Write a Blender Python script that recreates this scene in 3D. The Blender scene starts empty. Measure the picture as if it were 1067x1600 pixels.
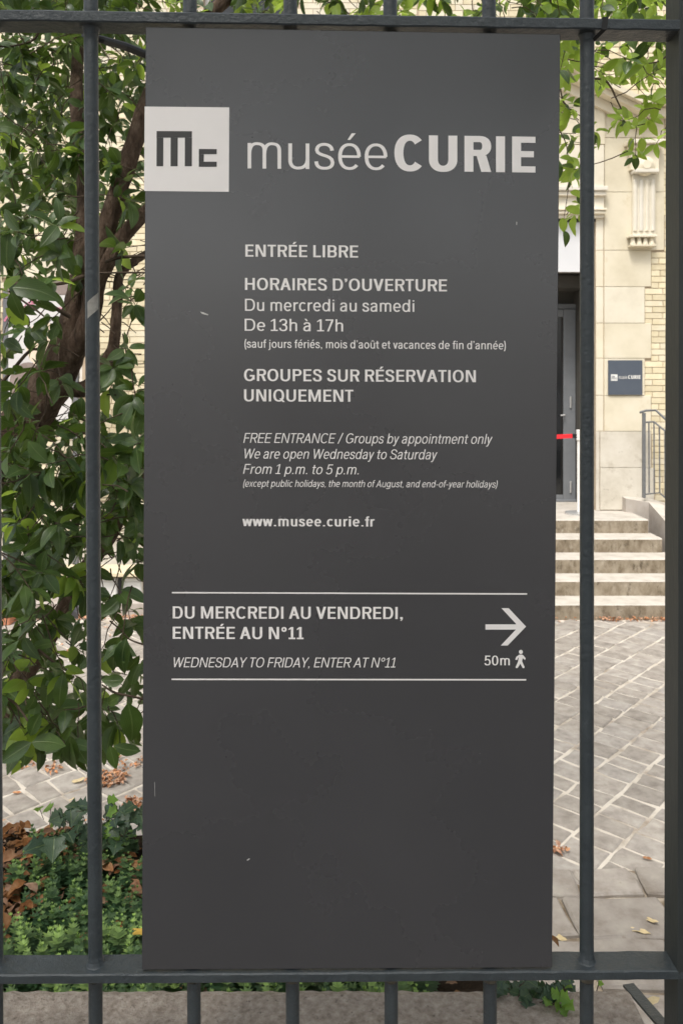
import bpy, math, random
from mathutils import Vector, Matrix
import numpy as np
random.seed(7); np.random.seed(7)
R = math.radians
sc = bpy.context.scene
COL = sc.collection

# ------------------------------------------------------------------ camera, sky, sun, exposure
F = 1250.0; CX = 533.5; CY = 605.0; EYE = 2.3          # focal length in photo pixels, principal point, eye height above the courtyard
cam = bpy.data.cameras.new('camera'); cam_o = bpy.data.objects.new('camera', cam); COL.objects.link(cam_o)
cam_o.location = (0, 0, EYE); cam_o.rotation_euler = (R(90), 0, 0)
cam.sensor_fit = 'VERTICAL'; cam.sensor_height = 36; cam.lens = F / 1600 * 36
cam.shift_y = -(800 - CY) / 1600; cam.clip_start = .05; cam.clip_end = 2000
sc.camera = cam_o
cam.dof.use_dof = True; cam.dof.focus_distance = .99; cam.dof.aperture_fstop = 20
SUN_EL, SUN_AZ = 58, 205                                # azimuth clockwise from +y: behind the camera, to the left
world = bpy.data.worlds.new('World'); sc.world = world; world.use_nodes = True
wn = world.node_tree.nodes; wl = world.node_tree.links
sky = wn.new('ShaderNodeTexSky'); sky.sky_type = 'NISHITA'; sky.sun_disc = False
sky.sun_elevation = R(SUN_EL); sky.sun_rotation = R(SUN_AZ); sky.air_density = 1.4; sky.dust_density = 4.0; sky.ozone_density = 1.0
hs = wn.new('ShaderNodeHueSaturation'); hs.inputs['Saturation'].default_value = .28
wl.new(sky.outputs[0], hs.inputs['Color']); wl.new(hs.outputs[0], wn['Background'].inputs[0])
wn['Background'].inputs[1].default_value = .12
sun = bpy.data.lights.new('sun', 'SUN'); sun.energy = 1.3; sun.angle = R(14); sun.color = (1, .95, .88)
sun_o = bpy.data.objects.new('sun', sun); COL.objects.link(sun_o)
sd = Vector((math.sin(R(SUN_AZ)) * math.cos(R(SUN_EL)), math.cos(R(SUN_AZ)) * math.cos(R(SUN_EL)), math.sin(R(SUN_EL))))
sun_o.rotation_euler = sd.to_track_quat('Z', 'Y').to_euler()
sc.view_settings.view_transform = 'Standard'; sc.view_settings.look = 'None'
sc.view_settings.gamma = 1; sc.view_settings.use_curve_mapping = False
sc.view_settings.exposure = 0.95

# ------------------------------------------------------------------ helpers
def P(px, py, d):                                       # photo pixel at depth d -> world point
    return Vector(((px - CX) / F * d, d, EYE - (py - CY) / F * d))
ORIG = {}
def tag(o, label=None, cat=None, group=None, kind=None):
    if label: o['label'] = label
    if cat: o['category'] = cat
    if group: o['group'] = group
    if kind: o['kind'] = kind
    return o
def thing(name, label, cat, loc, group=None):
    o = bpy.data.objects.new(name, None); COL.objects.link(o); o.location = loc; o.empty_display_size = .05
    ORIG[o.name] = Vector(loc)
    return tag(o, label, cat, group)
def mesh(name, V, Fc, mats, smooth=False, mi=None):
    me = bpy.data.meshes.new(name); me.from_pydata([tuple(v) for v in V], [], [tuple(f) for f in Fc])
    for m in (mats if isinstance(mats, (list, tuple)) else [mats]): me.materials.append(m)
    if smooth: me.polygons.foreach_set('use_smooth', [True] * len(me.polygons))
    if mi: me.polygons.foreach_set('material_index', mi)
    me.update(); return me
def link(name, me, parent=None, loc=None, rot=None, scale=None):
    o = bpy.data.objects.new(name, me); COL.objects.link(o)
    po = ORIG[parent.name] if parent else Vector((0, 0, 0))
    if parent: o.parent = parent
    if loc is not None: o.location = Vector(loc) - po; ORIG[o.name] = Vector(loc)
    else: ORIG[o.name] = po
    if rot is not None: o.rotation_euler = rot
    if scale is not None: o.scale = scale
    return o
class MB:
    def __init__(s): s.V = []; s.F = []; s.M = []
    def add(s, V, Fc, m=0):
        b = len(s.V); s.V += [Vector(v) for v in V]; s.F += [tuple(i + b for i in f) for f in Fc]; s.M += [m] * len(Fc); return s
    def box(s, x0, x1, y0, y1, z0, z1, bev=0, m=0, f=None):
        V, Fc = bevbox(x0, x1, y0, y1, z0, z1, bev)
        if f: V = [f(*v) for v in V]
        return s.add(V, Fc, m)
    def tube(s, pts, rad, n=10, jit=0, m=0, cap=True):
        V, Fc = tube(pts, rad, n, jit, cap); return s.add(V, Fc, m)
    def obj(s, name, mats, parent=None, smooth=False):
        o0 = ORIG[parent.name] if parent else Vector((0, 0, 0))
        return link(name, mesh(name, [v - o0 for v in s.V], s.F, mats, smooth, s.M), parent)
def bevbox(x0, x1, y0, y1, z0, z1, b=0):
    if b <= 0:
        V = [(x, y, z) for z in (z0, z1) for y in (y0, y1) for x in (x0, x1)]
        return V, [(0, 2, 3, 1), (4, 5, 7, 6), (0, 1, 5, 4), (2, 6, 7, 3), (0, 4, 6, 2), (1, 3, 7, 5)]
    V = []; Fc = []; idx = {}
    for i, x in enumerate((x0, x1)):
        for j, y in enumerate((y0, y1)):
            for k, z in enumerate((z0, z1)):
                sx, sy, sz = (b, -b)[i], (b, -b)[j], (b, -b)[k]
                idx[i, j, k, 'x'] = len(V); V.append((x, y + sy, z + sz))
                idx[i, j, k, 'y'] = len(V); V.append((x + sx, y, z + sz))
                idx[i, j, k, 'z'] = len(V); V.append((x + sx, y + sy, z))
                Fc.append((idx[i, j, k, 'x'], idx[i, j, k, 'y'], idx[i, j, k, 'z']))
    q = ((0, 0), (1, 0), (1, 1), (0, 1))
    for i in (0, 1):
        Fc.append([idx[i, a, c, 'x'] for a, c in q]); Fc.append([idx[a, i, c, 'y'] for a, c in q]); Fc.append([idx[a, c, i, 'z'] for a, c in q])
    for a in (0, 1):
        for c in (0, 1):
            Fc.append((idx[a, c, 0, 'x'], idx[a, c, 0, 'y'], idx[a, c, 1, 'y'], idx[a, c, 1, 'x']))
            Fc.append((idx[0, a, c, 'y'], idx[0, a, c, 'z'], idx[1, a, c, 'z'], idx[1, a, c, 'y']))
            Fc.append((idx[a, 0, c, 'x'], idx[a, 0, c, 'z'], idx[a, 1, c, 'z'], idx[a, 1, c, 'x']))
    return V, Fc
def tube(pts, rad, n=10, jit=0, cap=True):
    pts = [Vector(p) for p in pts]; V = []; Fc = []
    if not isinstance(rad, (list, tuple)): rad = [rad] * len(pts)
    up = None
    for i, p in enumerate(pts):
        t = (pts[min(i + 1, len(pts) - 1)] - pts[max(i - 1, 0)]).normalized()
        if up is None: up = Vector((0, 1, 0)) if abs(t.y) < .9 else Vector((1, 0, 0))
        a = t.cross(up).normalized(); b = a.cross(t).normalized(); up = b
        for k in range(n):
            th = 2 * math.pi * k / n; r = rad[i] * (1 + random.uniform(-jit, jit))
            V.append(p + (a * math.cos(th) + b * math.sin(th)) * r)
    for i in range(len(pts) - 1):
        for k in range(n):
            k2 = (k + 1) % n; Fc.append((i * n + k, i * n + k2, (i + 1) * n + k2, (i + 1) * n + k))
    if cap: Fc.append(tuple(range(n))); Fc.append(tuple(reversed(range((len(pts) - 1) * n, len(pts) * n))))
    return V, Fc
def spline(pts, k=6):                                   # Catmull-Rom through (x,y,z,r)
    pts = [np.array(p, float) for p in pts]; o = []
    q = [2 * pts[0] - pts[1]] + pts + [2 * pts[-1] - pts[-2]]
    for i in range(1, len(q) - 2):
        for j in range(k):
            t = j / k
            o.append(.5 * ((2 * q[i]) + (q[i + 1] - q[i - 1]) * t + (2 * q[i - 1] - 5 * q[i] + 4 * q[i + 1] - q[i + 2]) * t * t + (3 * q[i] - q[i - 1] - 3 * q[i + 1] + q[i + 2]) * t ** 3))
    o.append(pts[-1]); return o

# ------------------------------------------------------------------ materials
def mat(name, cols, scale=8, rough=.7, bump=0, bscale=40, spec=.3, metal=0, rnd=0, stretch=(1, 1, 1), detail=6, spots=None, coords='Object', bdist=.004, rrough=0):
    """cols: colours blended by noise; rnd: per-object / per-island brightness spread; spots: (colour, scale, threshold, amount)"""
    m = bpy.data.materials.new(name); m.use_nodes = True; nt = m.node_tree; N = nt.nodes; L = nt.links
    b = N['Principled BSDF']; b.inputs['Roughness'].default_value = rough; b.inputs['Specular IOR Level'].default_value = spec; b.inputs['Metallic'].default_value = metal
    g = N.new('ShaderNodeNewGeometry'); mp = N.new('ShaderNodeMapping'); mp.inputs['Scale'].default_value = stretch
    L.new(g.outputs['Position'], mp.inputs[0])
    n = N.new('ShaderNodeTexNoise'); n.inputs['Scale'].default_value = scale; n.inputs['Detail'].default_value = detail; n.inputs['Roughness'].default_value = .62
    L.new(mp.outputs[0], n.inputs['Vector'])
    cr = N.new('ShaderNodeValToRGB'); e = cr.color_ramp.elements
    while len(e) < len(cols): e.new(.5)
    for i, c in enumerate(cols):
        e[i].position = .3 + .4 * i / max(1, len(cols) - 1); e[i].color = (*c, 1)
    L.new(n.outputs['Fac'], cr.inputs[0]); out = cr.outputs[0]
    if spots:
        for (c, s, th, amt) in spots:
            n2 = N.new('ShaderNodeTexNoise'); n2.inputs['Scale'].default_value = s; n2.inputs['Detail'].default_value = 8; n2.inputs['Roughness'].default_value = .7
            L.new(mp.outputs[0], n2.inputs['Vector'])
            mr = N.new('ShaderNodeMapRange'); mr.inputs[1].default_value = th; mr.inputs[2].default_value = th + .12; mr.inputs[4].default_value = amt; mr.inputs[3].default_value = 0
            L.new(n2.outputs['Fac'], mr.inputs[0])
            mx = N.new('ShaderNodeMix'); mx.data_type = 'RGBA'; mx.inputs[7].default_value = (*c, 1)
            L.new(mr.outputs[0], mx.inputs[0]); L.new(out, mx.inputs[6]); out = mx.outputs[2]
    if rnd:
        oi = N.new('ShaderNodeObjectInfo'); ad = N.new('ShaderNodeMath'); ad.operation = 'ADD'; fr = N.new('ShaderNodeMath'); fr.operation = 'FRACT'
        L.new(oi.outputs['Random'], ad.inputs[0]); L.new(g.outputs['Random Per Island'], ad.inputs[1]); L.new(ad.outputs[0], fr.inputs[0])
        mr = N.new('ShaderNodeMapRange'); mr.inputs[3].default_value = 1 - rnd; mr.inputs[4].default_value = 1 + rnd; L.new(fr.outputs[0], mr.inputs[0])
        h = N.new('ShaderNodeHueSaturation'); L.new(mr.outputs[0], h.inputs['Value']); L.new(out, h.inputs['Color']); out = h.outputs[0]
        mr2 = N.new('ShaderNodeMapRange'); mr2.inputs[3].default_value = .7; mr2.inputs[4].default_value = 1.25; L.new(ad.outputs[0], mr2.inputs[0]); L.new(mr2.outputs[0], h.inputs['Saturation'])
    L.new(out, b.inputs['Base Color'])
    if rrough:
        mr = N.new('ShaderNodeMapRange'); mr.inputs[3].default_value = rough - rrough; mr.inputs[4].default_value = rough + rrough; mr.inputs[1].default_value = .3; mr.inputs[2].default_value = .7
        L.new(n.outputs['Fac'], mr.inputs[0]); L.new(mr.outputs[0], b.inputs['Roughness'])
    if bump:
        nb = N.new('ShaderNodeTexNoise'); nb.inputs['Scale'].default_value = bscale; nb.inputs['Detail'].default_value = 8; nb.inputs['Roughness'].default_value = .65
        L.new(mp.outputs[0], nb.inputs['Vector'])
        bp = N.new('ShaderNodeBump'); bp.inputs['Strength'].default_value = bump; bp.inputs['Distance'].default_value = bdist
        L.new(nb.outputs['Fac'], bp.inputs['Height']); L.new(bp.outputs[0], b.inputs['Normal'])
    return m
M = {}
M['iron'] = mat('fence_paint', [(.030, .038, .044), (.042, .052, .058)], 14, .40, .75, 110, .5, rnd=0, spots=[((.085, .10, .11), 70, .60, .5), ((.075, .045, .03), 9, .66, .6), ((.18, .19, .19), 230, .68, .6)], bdist=.0028, rrough=.12)
M['sign'] = mat('sign_plate', [(.0445, .0435, .0470), (.0505, .0490, .0530)], 3.0, .27, .05, 300, .95, spots=[((.036, .035, .036), 18, .66, .35), ((.06, .058, .058), 45, .68, .3), ((.12, .115, .11), 420, .70, .35)], bdist=.0003, rrough=.06)
M['print'] = mat('sign_print', [(.84, .80, .78), (.87, .83, .81)], 12, .5, 0)
M['print_dark'] = mat('sign_print_dark', [(.060, .058, .058), (.066, .064, .064)], 12, .45, 0)
M['scratch'] = mat('scratch', [(.45, .44, .43), (.6, .58, .55)], 300, .6)
M['stone'] = mat('limestone', [(.58, .53, .425), (.66, .61, .50), (.72, .665, .56)], 2.2, .85, .25, 60, .2, rnd=.05, spots=[((.52, .45, .31), 3.5, .60, .55), ((.42, .37, .29), 18, .66, .4)], bdist=.004)
M['stone_low'] = mat('limestone_whitened', [(.50, .465, .40), (.60, .565, .50), (.66, .63, .57)], 3, .85, .5, 50, .2, rnd=.04, spots=[((.36, .32, .26), 5, .57, .6), ((.24, .21, .17), 15, .62, .7)], bdist=.005)
M['mortar'] = mat('mortar', [(.42, .33, .24), (.54, .45, .34)], 12, .95, .3, 90)
M['brick'] = mat('glazed_cream_brick', [(.62, .55, .40), (.71, .645, .50)], 9, .6, .15, 80, .4, rnd=.10)
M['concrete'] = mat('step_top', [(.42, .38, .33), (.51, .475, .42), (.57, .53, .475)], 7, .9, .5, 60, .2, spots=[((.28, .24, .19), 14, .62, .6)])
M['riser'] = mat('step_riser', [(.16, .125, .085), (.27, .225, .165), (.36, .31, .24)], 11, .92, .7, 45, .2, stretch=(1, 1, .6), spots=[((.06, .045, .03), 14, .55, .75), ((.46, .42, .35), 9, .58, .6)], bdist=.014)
M['wing'] = mat('rendered_wall', [(.34, .30, .26), (.44, .40, .36)], 6, .9, .5, 40, .2, spots=[((.13, .11, .08), 8, .63, .6)])
M['door_grey'] = mat('door_paint', [(.15, .16, .172), (.185, .195, .208)], 5, .45, 0, spec=.4)
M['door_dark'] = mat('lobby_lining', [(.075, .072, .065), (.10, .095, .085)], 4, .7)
M['black'] = mat('black_plastic', [(.012, .012, .013), (.02, .02, .02)], 8, .5)
M['white_panel'] = mat('frosted_panel', [(.60, .60, .61), (.66, .66, .67)], 1.5, .4)
M['wall_sign'] = mat('slate_sign', [(.075, .09, .115), (.085, .10, .125)], 6, .45)
M['steel'] = mat('brushed_steel', [(.5, .5, .49), (.62, .61, .6)], 30, .35, metal=.6)
M['rail'] = mat('handrail_paint', [(.12, .125, .13), (.17, .172, .175)], 15, .5, .2, 90)
M['red'] = mat('red_webbing', [(.75, .02, .03), (.85, .03, .04)], 200, .7)
M['paver'] = mat('granite_sett', [(.225, .205, .185), (.32, .295, .268), (.40, .375, .34)], 12, .75, .7, 55, .35, rnd=.13, spots=[((.46, .41, .35), 5, .62, .5), ((.2, .175, .15), 24, .68, .5)], bdist=.004)
M['slab'] = mat('worn_slab', [(.22, .195, .17), (.30, .275, .25), (.36, .335, .30)], 9, .85, .6, 45, .25, rnd=.12, spots=[((.17, .135, .10), 11, .62, .6)], bdist=.006)
M['joint'] = mat('sand_joint', [(.22, .17, .125), (.56, .51, .44), (.66, .61, .54)], 3.2, .95, .6, 90, .1, spots=[((.20, .15, .10), 26, .63, .6)])
M['dirt'] = mat('dirt_joint', [(.14, .105, .075), (.28, .23, .17), (.56, .50, .42)], 7, .95, .8, 70, .1, bdist=.008)
M['soil'] = mat('soil', [(.02, .014, .009), (.055, .038, .025)], 30, .95, 1, 60, .1, bdist=.02)
M['coping'] = mat('coping_stone', [(.25, .205, .165), (.38, .325, .275), (.50, .44, .38)], 85, .92, 1, 160, .2, spots=[((.085, .065, .05), 110, .58, .8), ((.55, .50, .44), 190, .60, .6), ((.24, .20, .13), 9, .6, .5)], bdist=.010)
M['asphalt'] = mat('pavement_asphalt', [(.13, .125, .12), (.2, .19, .18)], 12, .9, .5, 150)
M['bark'] = mat('bark', [(.052, .033, .022), (.115, .074, .050), (.20, .145, .105)], 48, .85, 1, 80, .25, stretch=(1, 1, .32), bdist=.03, spots=[((.08, .09, .04), 14, .56, .55), ((.26, .20, .15), 75, .60, .55), ((.02, .012, .008), 40, .60, .7)])
M['twig'] = mat('twig_bark', [(.045, .03, .02), (.10, .07, .045)], 40, .8, .4, 100)
M['dead'] = mat('dead_leaf', [(.12, .058, .034), (.24, .13, .075), (.34, .23, .15)], 30, .75, .3, 80, .2, rnd=.35)
M['dead_red'] = mat('drifted_leaves', [(.30, .13, .075), (.44, .25, .16), (.56, .42, .30)], 60, .8, 0, rnd=.35)
M['pale_leaf'] = mat('pale_dead_leaf', [(.46, .36, .19), (.60, .49, .30)], 40, .7, .2, 120)
M['glass'] = mat('dark_window_glass', [(.008, .009, .010), (.02, .022, .025)], .8, .06, spec=.45)
M['white_paint'] = mat('white_paint', [(.66, .65, .62), (.74, .73, .70)], 6, .55)
M['navy'] = mat('navy_plastic', [(.03, .04, .07), (.045, .055, .09)], 8, .5)
M['terracotta'] = mat('terracotta', [(.42, .16, .09), (.5, .22, .13)], 14, .8, .3)
M['wood'] = mat('bench_board', [(.62, .52, .34), (.7, .61, .44)], 8, .7, .2, stretch=(1, 12, 12))
M['tape'] = mat('tape_residue', [(.22, .21, .19), (.34, .33, .30)], 120, .6)
M['tree_pink'] = mat('poster_pink', [(.45, .12, .2), (.6, .25, .33)], 40, .6)
M['poster'] = mat('poster_paper', [(.55, .53, .52), (.66, .64, .62)], 5, .5)
M['poster_skin'] = mat('poster_face', [(.66, .52, .38), (.76, .64, .5)], 7, .5)
M['poster_brown'] = mat('poster_brown', [(.18, .14, .12), (.3, .24, .22)], 9, .5)
M['roof'] = mat('zinc', [(.25, .26, .27), (.3, .31, .32)], 4, .5)

def leafmat(name, c0, c1, tr, trc, rough=.35, rnd=.3, tipattr=False, veins=True):
    m = bpy.data.materials.new(name); m.use_nodes = True; nt = m.node_tree; N = nt.nodes; L = nt.links
    b = N['Principled BSDF']; b.inputs['Roughness'].default_value = rough; b.inputs['Specular IOR Level'].default_value = .45
    g = N.new('ShaderNodeNewGeometry'); oi = N.new('ShaderNodeObjectInfo'); ad = N.new('ShaderNodeMath'); ad.operation = 'ADD'; fr = N.new('ShaderNodeMath'); fr.operation = 'FRACT'
    L.new(oi.outputs['Random'], ad.inputs[0]); L.new(g.outputs['Random Per Island'], ad.inputs[1]); L.new(ad.outputs[0], fr.inputs[0])
    mx = N.new('ShaderNodeMix'); mx.data_type = 'RGBA'; mx.inputs[6].default_value = (*c0, 1); mx.inputs[7].default_value = (*c1, 1)
    if tipattr:
        at = N.new('ShaderNodeAttribute'); at.attribute_name = 'tip'; L.new(at.outputs['Fac'], mx.inputs[0])
    else: L.new(fr.outputs[0], mx.inputs[0])
    out = mx.outputs[2]
    nz = N.new('ShaderNodeTexNoise'); nz.inputs['Scale'].default_value = 25; nz.inputs['Detail'].default_value = 4; L.new(g.outputs['Position'], nz.inputs['Vector'])
    h = N.new('ShaderNodeHueSaturation'); L.new(out, h.inputs['Color'])
    mr = N.new('ShaderNodeMapRange'); mr.inputs[1].default_value = .25; mr.inputs[2].default_value = .75; mr.inputs[3].default_value = 1 - rnd; mr.inputs[4].default_value = 1 + rnd
    L.new(nz.outputs['Fac'], mr.inputs[0]); L.new(mr.outputs[0], h.inputs['Value']); out = h.outputs[0]
    if veins:
        uv = N.new('ShaderNodeUVMap'); sp = N.new('ShaderNodeSeparateXYZ'); L.new(uv.outputs[0], sp.inputs[0])
        ab = N.new('ShaderNodeMath'); ab.operation = 'ABSOLUTE'; L.new(sp.outputs[0], ab.inputs[0])
        a2 = N.new('ShaderNodeMapRange'); a2.inputs[1].default_value = .0; a2.inputs[2].default_value = .10; a2.inputs[3].default_value = .55; a2.inputs[4].default_value = 0; L.new(ab.outputs[0], a2.inputs[0])
        # side veins: stripes of (v - .5|u|)
        ml = N.new('ShaderNodeMath'); ml.operation = 'MULTIPLY_ADD'; ml.inputs[1].default_value = -.55; L.new(ab.outputs[0], ml.inputs[0]); L.new(sp.outputs[1], ml.inputs[2])
        m3 = N.new('ShaderNodeMath'); m3.operation = 'MULTIPLY'; m3.inputs[1].default_value = 9; L.new(ml.outputs[0], m3.inputs[0])
        f3 = N.new('ShaderNodeMath'); f3.operation = 'FRACT'; L.new(m3.outputs[0], f3.inputs[0])
        a3 = N.new('ShaderNodeMapRange'); a3.inputs[1].default_value = .0; a3.inputs[2].default_value = .16; a3.inputs[3].default_value = .28; a3.inputs[4].default_value = 0; L.new(f3.outputs[0], a3.inputs[0])
        mm = N.new('ShaderNodeMath'); mm.operation = 'MAXIMUM'; L.new(a2.outputs[0], mm.inputs[0]); L.new(a3.outputs[0], mm.inputs[1])
        m4 = N.new('ShaderNodeMix'); m4.data_type = 'RGBA'; m4.inputs[7].default_value = (.20, .26, .10, 1); L.new(mm.outputs[0], m4.inputs[0]); L.new(out, m4.inputs[6]); out = m4.outputs[2]
        bp = N.new('ShaderNodeBump'); bp.inputs['Strength'].default_value = .5; bp.inputs['Distance'].default_value = .002; bp.invert = True
        L.new(mm.outputs[0], bp.inputs['Height']); L.new(bp.outputs[0], b.inputs['Normal'])
    L.new(out, b.inputs['Base Color'])
    t = N.new('ShaderNodeBsdfTranslucent'); t.inputs['Color'].default_value = (*trc, 1)
    ms = N.new('ShaderNodeMixShader'); ms.inputs[0].default_value = tr
    L.new(b.outputs[0], ms.inputs[1]); L.new(t.outputs[0], ms.inputs[2]); L.new(ms.outputs[0], N['Material Output'].inputs[0])
    return m
M['leaf'] = leafmat('evergreen_leaf', (.018, .044, .013), (.066, .115, .026), .22, (.16, .26, .03), rnd=.4)
M['leaf_bright'] = leafmat('evergreen_leaf_lit', (.09, .16, .025), (.15, .25, .035), .55, (.42, .58, .08))  # paler copy of the leaf green, backlit brightness put into its colour
M['ivy'] = leafmat('ivy_leaf', (.018, .045, .025), (.035, .07, .03), .12, (.1, .2, .04), rough=.4)
M['ivy_bright'] = leafmat('ivy_leaf_young', (.11, .22, .03), (.16, .30, .04), .4, (.3, .5, .06), rough=.4)
M['sedum'] = leafmat('groundcover_leaf', (.035, .085, .035), (.42, .60, .16), .25, (.2, .35, .08), rough=.55, tipattr=True, veins=False)

# ------------------------------------------------------------------ the ground
def sheet(name, x0, x1, y0, y1, z, m, label=None):
    o = MB().add([(x0, y0, z), (x1, y0, z), (x1, y1, z), (x0, y1, z)], [(0, 1, 2, 3)]).obj(name, m); tag(o, kind='structure'); return o
court = sheet('courtyard', -400, 400, 1.15, 800, 0, M['joint'])
side = sheet('sidewalk', -400, 400, -6, .84, .70, M['asphalt'])
tag(MB().box(-400, 400, -6.25, -6, .50, .70, .01).obj('kerb', M['coping']), kind='structure')
sheet('road', -400, 400, -800, -6.25, .57, M['asphalt'])

def in_view(x, y, z=0):
    px = CX + F * x / y; py = CY + F * (EYE - z) / y
    return px, py
def quad_stone(w, l, h, jit=.008, bev=.010):
    """an irregular sett, centred, top at h; 13 faces"""
    c = [(-w / 2, -l / 2), (w / 2, -l / 2), (w / 2, l / 2), (-w / 2, l / 2)]
    ring = []
    for i in range(4):
        a = c[i]; b = c[(i + 1) % 4]
        ring.append((a[0] * .985, a[1] * .985)); ring.append(((a[0] + b[0]) / 2 * 1.0, (a[1] + b[1]) / 2))
    ring = [(x + random.uniform(-jit, jit), y + random.uniform(-jit, jit)) for x, y in ring]
    V = []; n = 8; tl = random.uniform(-.002, .002)
    for z, s in ((-.03, 0), (h - bev * .7, 0), (h, bev)):
        for x, y in ring:
            r = math.hypot(x, y); k = (r - s) / r
            V.append((x * k, y * k, z + (tl * x / w if z > 0 else 0)))
    V.append((0, 0, h + .002)); Fc = []
    for a in (0, 1):
        for k in range(n): Fc.append((a * n + k, a * n + (k + 1) % n, (a + 1) * n + (k + 1) % n, (a + 1) * n + k))
    for k in range(n): Fc.append((2 * n + k, 2 * n + (k + 1) % n, 3 * n))
    return V, Fc
setts = []
c45, s45 = math.cos(R(47)), math.sin(R(47))
RW, RL = .228, .158
for i in range(-60, 61):
    off = random.uniform(0, RL)
    j = -70; u = -11 + off
    while u < 13:
        ln = RL * random.choice((.9, 1, 1, 1.1, 1.25))
        uu = u + ln / 2; vv = i * RW
        x = uu * c45 - vv * s45; y = uu * s45 + vv * c45
        u += ln
        lim = 3.66 if x > .2 else 2.0
        if y < lim + .02 or y > 7.86 or x < -5.2 or x > 6.0: continue
        setts.append((x, y, ln - random.uniform(.011, .020), RW - random.uniform(.010, .022)))
def vis(s):
    px, py = in_view(s[0], s[1]); return (-15 < px < 232 or 855 < px < 1050) and 960 < py < 1560
sv = sorted([s for s in setts if vis(s)], key=lambda s: s[1])
indiv = sv[:262]; rest = [s for s in setts if s not in set(indiv)]
smooth_off = False
var = [mesh('paver', *quad_stone(1, 1, .006, .03, .04), M['paver']) for _ in range(1)]
pv = []
for k in range(12):
    w, l = random.choice(((.13, .21), (.145, .21), (.16, .21), (.185, .21)))
    pv.append((w, mesh('paver', *quad_stone(w, l, .007, .007, .009), M['paver'])))
for (x, y, w, l) in indiv:
    cw, me = min(random.sample(pv, 6), key=lambda q: abs(q[0] - w))
    o = link('paver', me, court, (x, y, random.uniform(-.003, .003)), (random.uniform(-.012, .012), random.uniform(-.012, .012), R(47) + random.uniform(-.03, .03)), (w / cw, l / .21, 1))
b = MB()
for (x, y, w, l) in rest:
    V, Fc = quad_stone(w, l, .006); a = R(47)
    b.add([(x + v[0] * math.cos(a) - v[1] * math.sin(a), y + v[0] * math.sin(a) + v[1] * math.cos(a), v[2]) for v in V], Fc)
tag(b.obj('paving', M['paver'], court), kind='stuff')
sheet('joint_sand', .31, 3.4, 1.2, 3.80, .003, M['dirt'])
# worn slabs in front of the setts on the right, laid square to the fence
yy = 1.75
while yy < 3.78:
    dy = random.uniform(.20, .30); dy = min(dy, 3.80 - yy) if 3.80 - yy < .42 else dy
    x = .34
    while x < 3.2:
        dx = random.uniform(.24, .46)
        px, py = in_view(x + dx / 2, yy + dy / 2)
        me = mesh('slab', *quad_stone(dx - .014, dy - .014, .024, .009, .012), M['slab'])
        if x < 1.9: link('slab', me, court, (x + dx / 2, yy + dy / 2, random.uniform(-.003, .004)), (random.uniform(-.012, .012), random.uniform(-.01, .01), random.uniform(-.09, .09)))
        x += dx
    yy += dy

# ------------------------------------------------------------------ museum building
D0 = 9.84
def FX(px, d=D0): return (px - CX) / F * d
def FZ(py, d=D0): return EYE - (py - CY) / F * d
bld = thing('museum_building', 'cream brick and stone building across the courtyard with a recessed grey entrance door', 'building', (0, D0 + .5, 0))
OPX0, OPX1 = 1.25, FX(931); LZ = .78                    # door opening, landing height
XB0, XB1, ZT = -9.0, 9.0, 9.6
w = MB()
OPZ = FZ(341)
wins = [(FX(18), FX(128), FZ(600), FZ(434)), (-1.7, -.6, 1.75, 3.6), (-1.7, -.6, 5.2, 7.4), (5.4, 6.6, 1.75, 3.6), (-7, -5.8, 1.75, 3.6)]
openings = [(OPX0, OPX1, LZ - .02, OPZ)] + wins
xs = sorted({XB0, XB1} | {o[0] for o in openings} | {o[1] for o in openings}); zs = sorted({0, ZT} | {o[2] for o in openings} | {o[3] for o in openings})
def inside(x, z, e=0): return any(o[0] - e < x < o[1] + e and o[2] - e < z < o[3] + e for o in openings)
for xa, xb in zip(xs, xs[1:]):
    za = None
    for z0, z1 in zip(zs, zs[1:]):
        if not inside((xa + xb) / 2, (z0 + z1) / 2):
            if za is None: za = z0
        elif za is not None: w.box(xa, xb, D0 + .022, D0 + .45, za, z0); za = None
    if za is not None: w.box(xa, xb, D0 + .022, D0 + .45, za, ZT)
w.box(XB0, XB1, D0 + 4, D0 + 4.2, 0, ZT)
w.obj('wall', M['mortar'], bld)
MB().box(XB0 - .3, XB1 + .3, D0 - .3, D0 + 4.4, ZT, ZT + .18, .02).obj('roof', M['roof'], bld)
# stone blocks of the pier beside the door
SX0 = FX(943.5); edges = [FX(1017), FX(1007)]
jy = [391, 448, 505, 560, 618, 674, 731, 797]
for i in range(len(jy) - 1):
    top, bot = FZ(jy[i]), FZ(jy[i + 1])
    x1 = edges[i % 2] if i < 5 else FX(1017 if i == 5 else 1022)
    if i >= 5: x0 = FX(937)
    else: x0 = SX0
    MB().box(x0 + .0025, x1 - .003, D0, D0 + .2, bot + .0025, top - .0025, .003).obj('stone_block', M['stone_low' if i >= 5 else 'stone'], bld)
PT = FZ(150)
for (a, b_) in ((391, 300), (300, 215), (215, 152)):
    MB().box(SX0 + .002, FX(1037) if a == 391 or a == 300 else FX(1037), D0, D0 + .2, FZ(a) + .0025, FZ(b_) - .0025, .003).obj('stone_block', M['stone'], bld)
# jamb strip and reveal, in stones
for a, b_ in zip(jy[:-2] + [], jy[1:]):
    if a >= 674: continue
    MB().box(OPX1 + .002, SX0 - .004, D0 + .012, D0 + .5, FZ(b_) + .002, FZ(a) - .002, .006).obj('stone_block', M['stone'], bld)
MB().box(OPX1 + .002, SX0 - .004, D0 + .012, D0 + .5, FZ(391) + .002, FZ(341), .006).obj('stone_block', M['stone'], bld)
MB().box(OPX1 + .002, FX(937) - .002, D0 + .012, D0 + .5, LZ, FZ(674) - .002, .004).obj('stone_block', M['stone_low'], bld)
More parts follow.
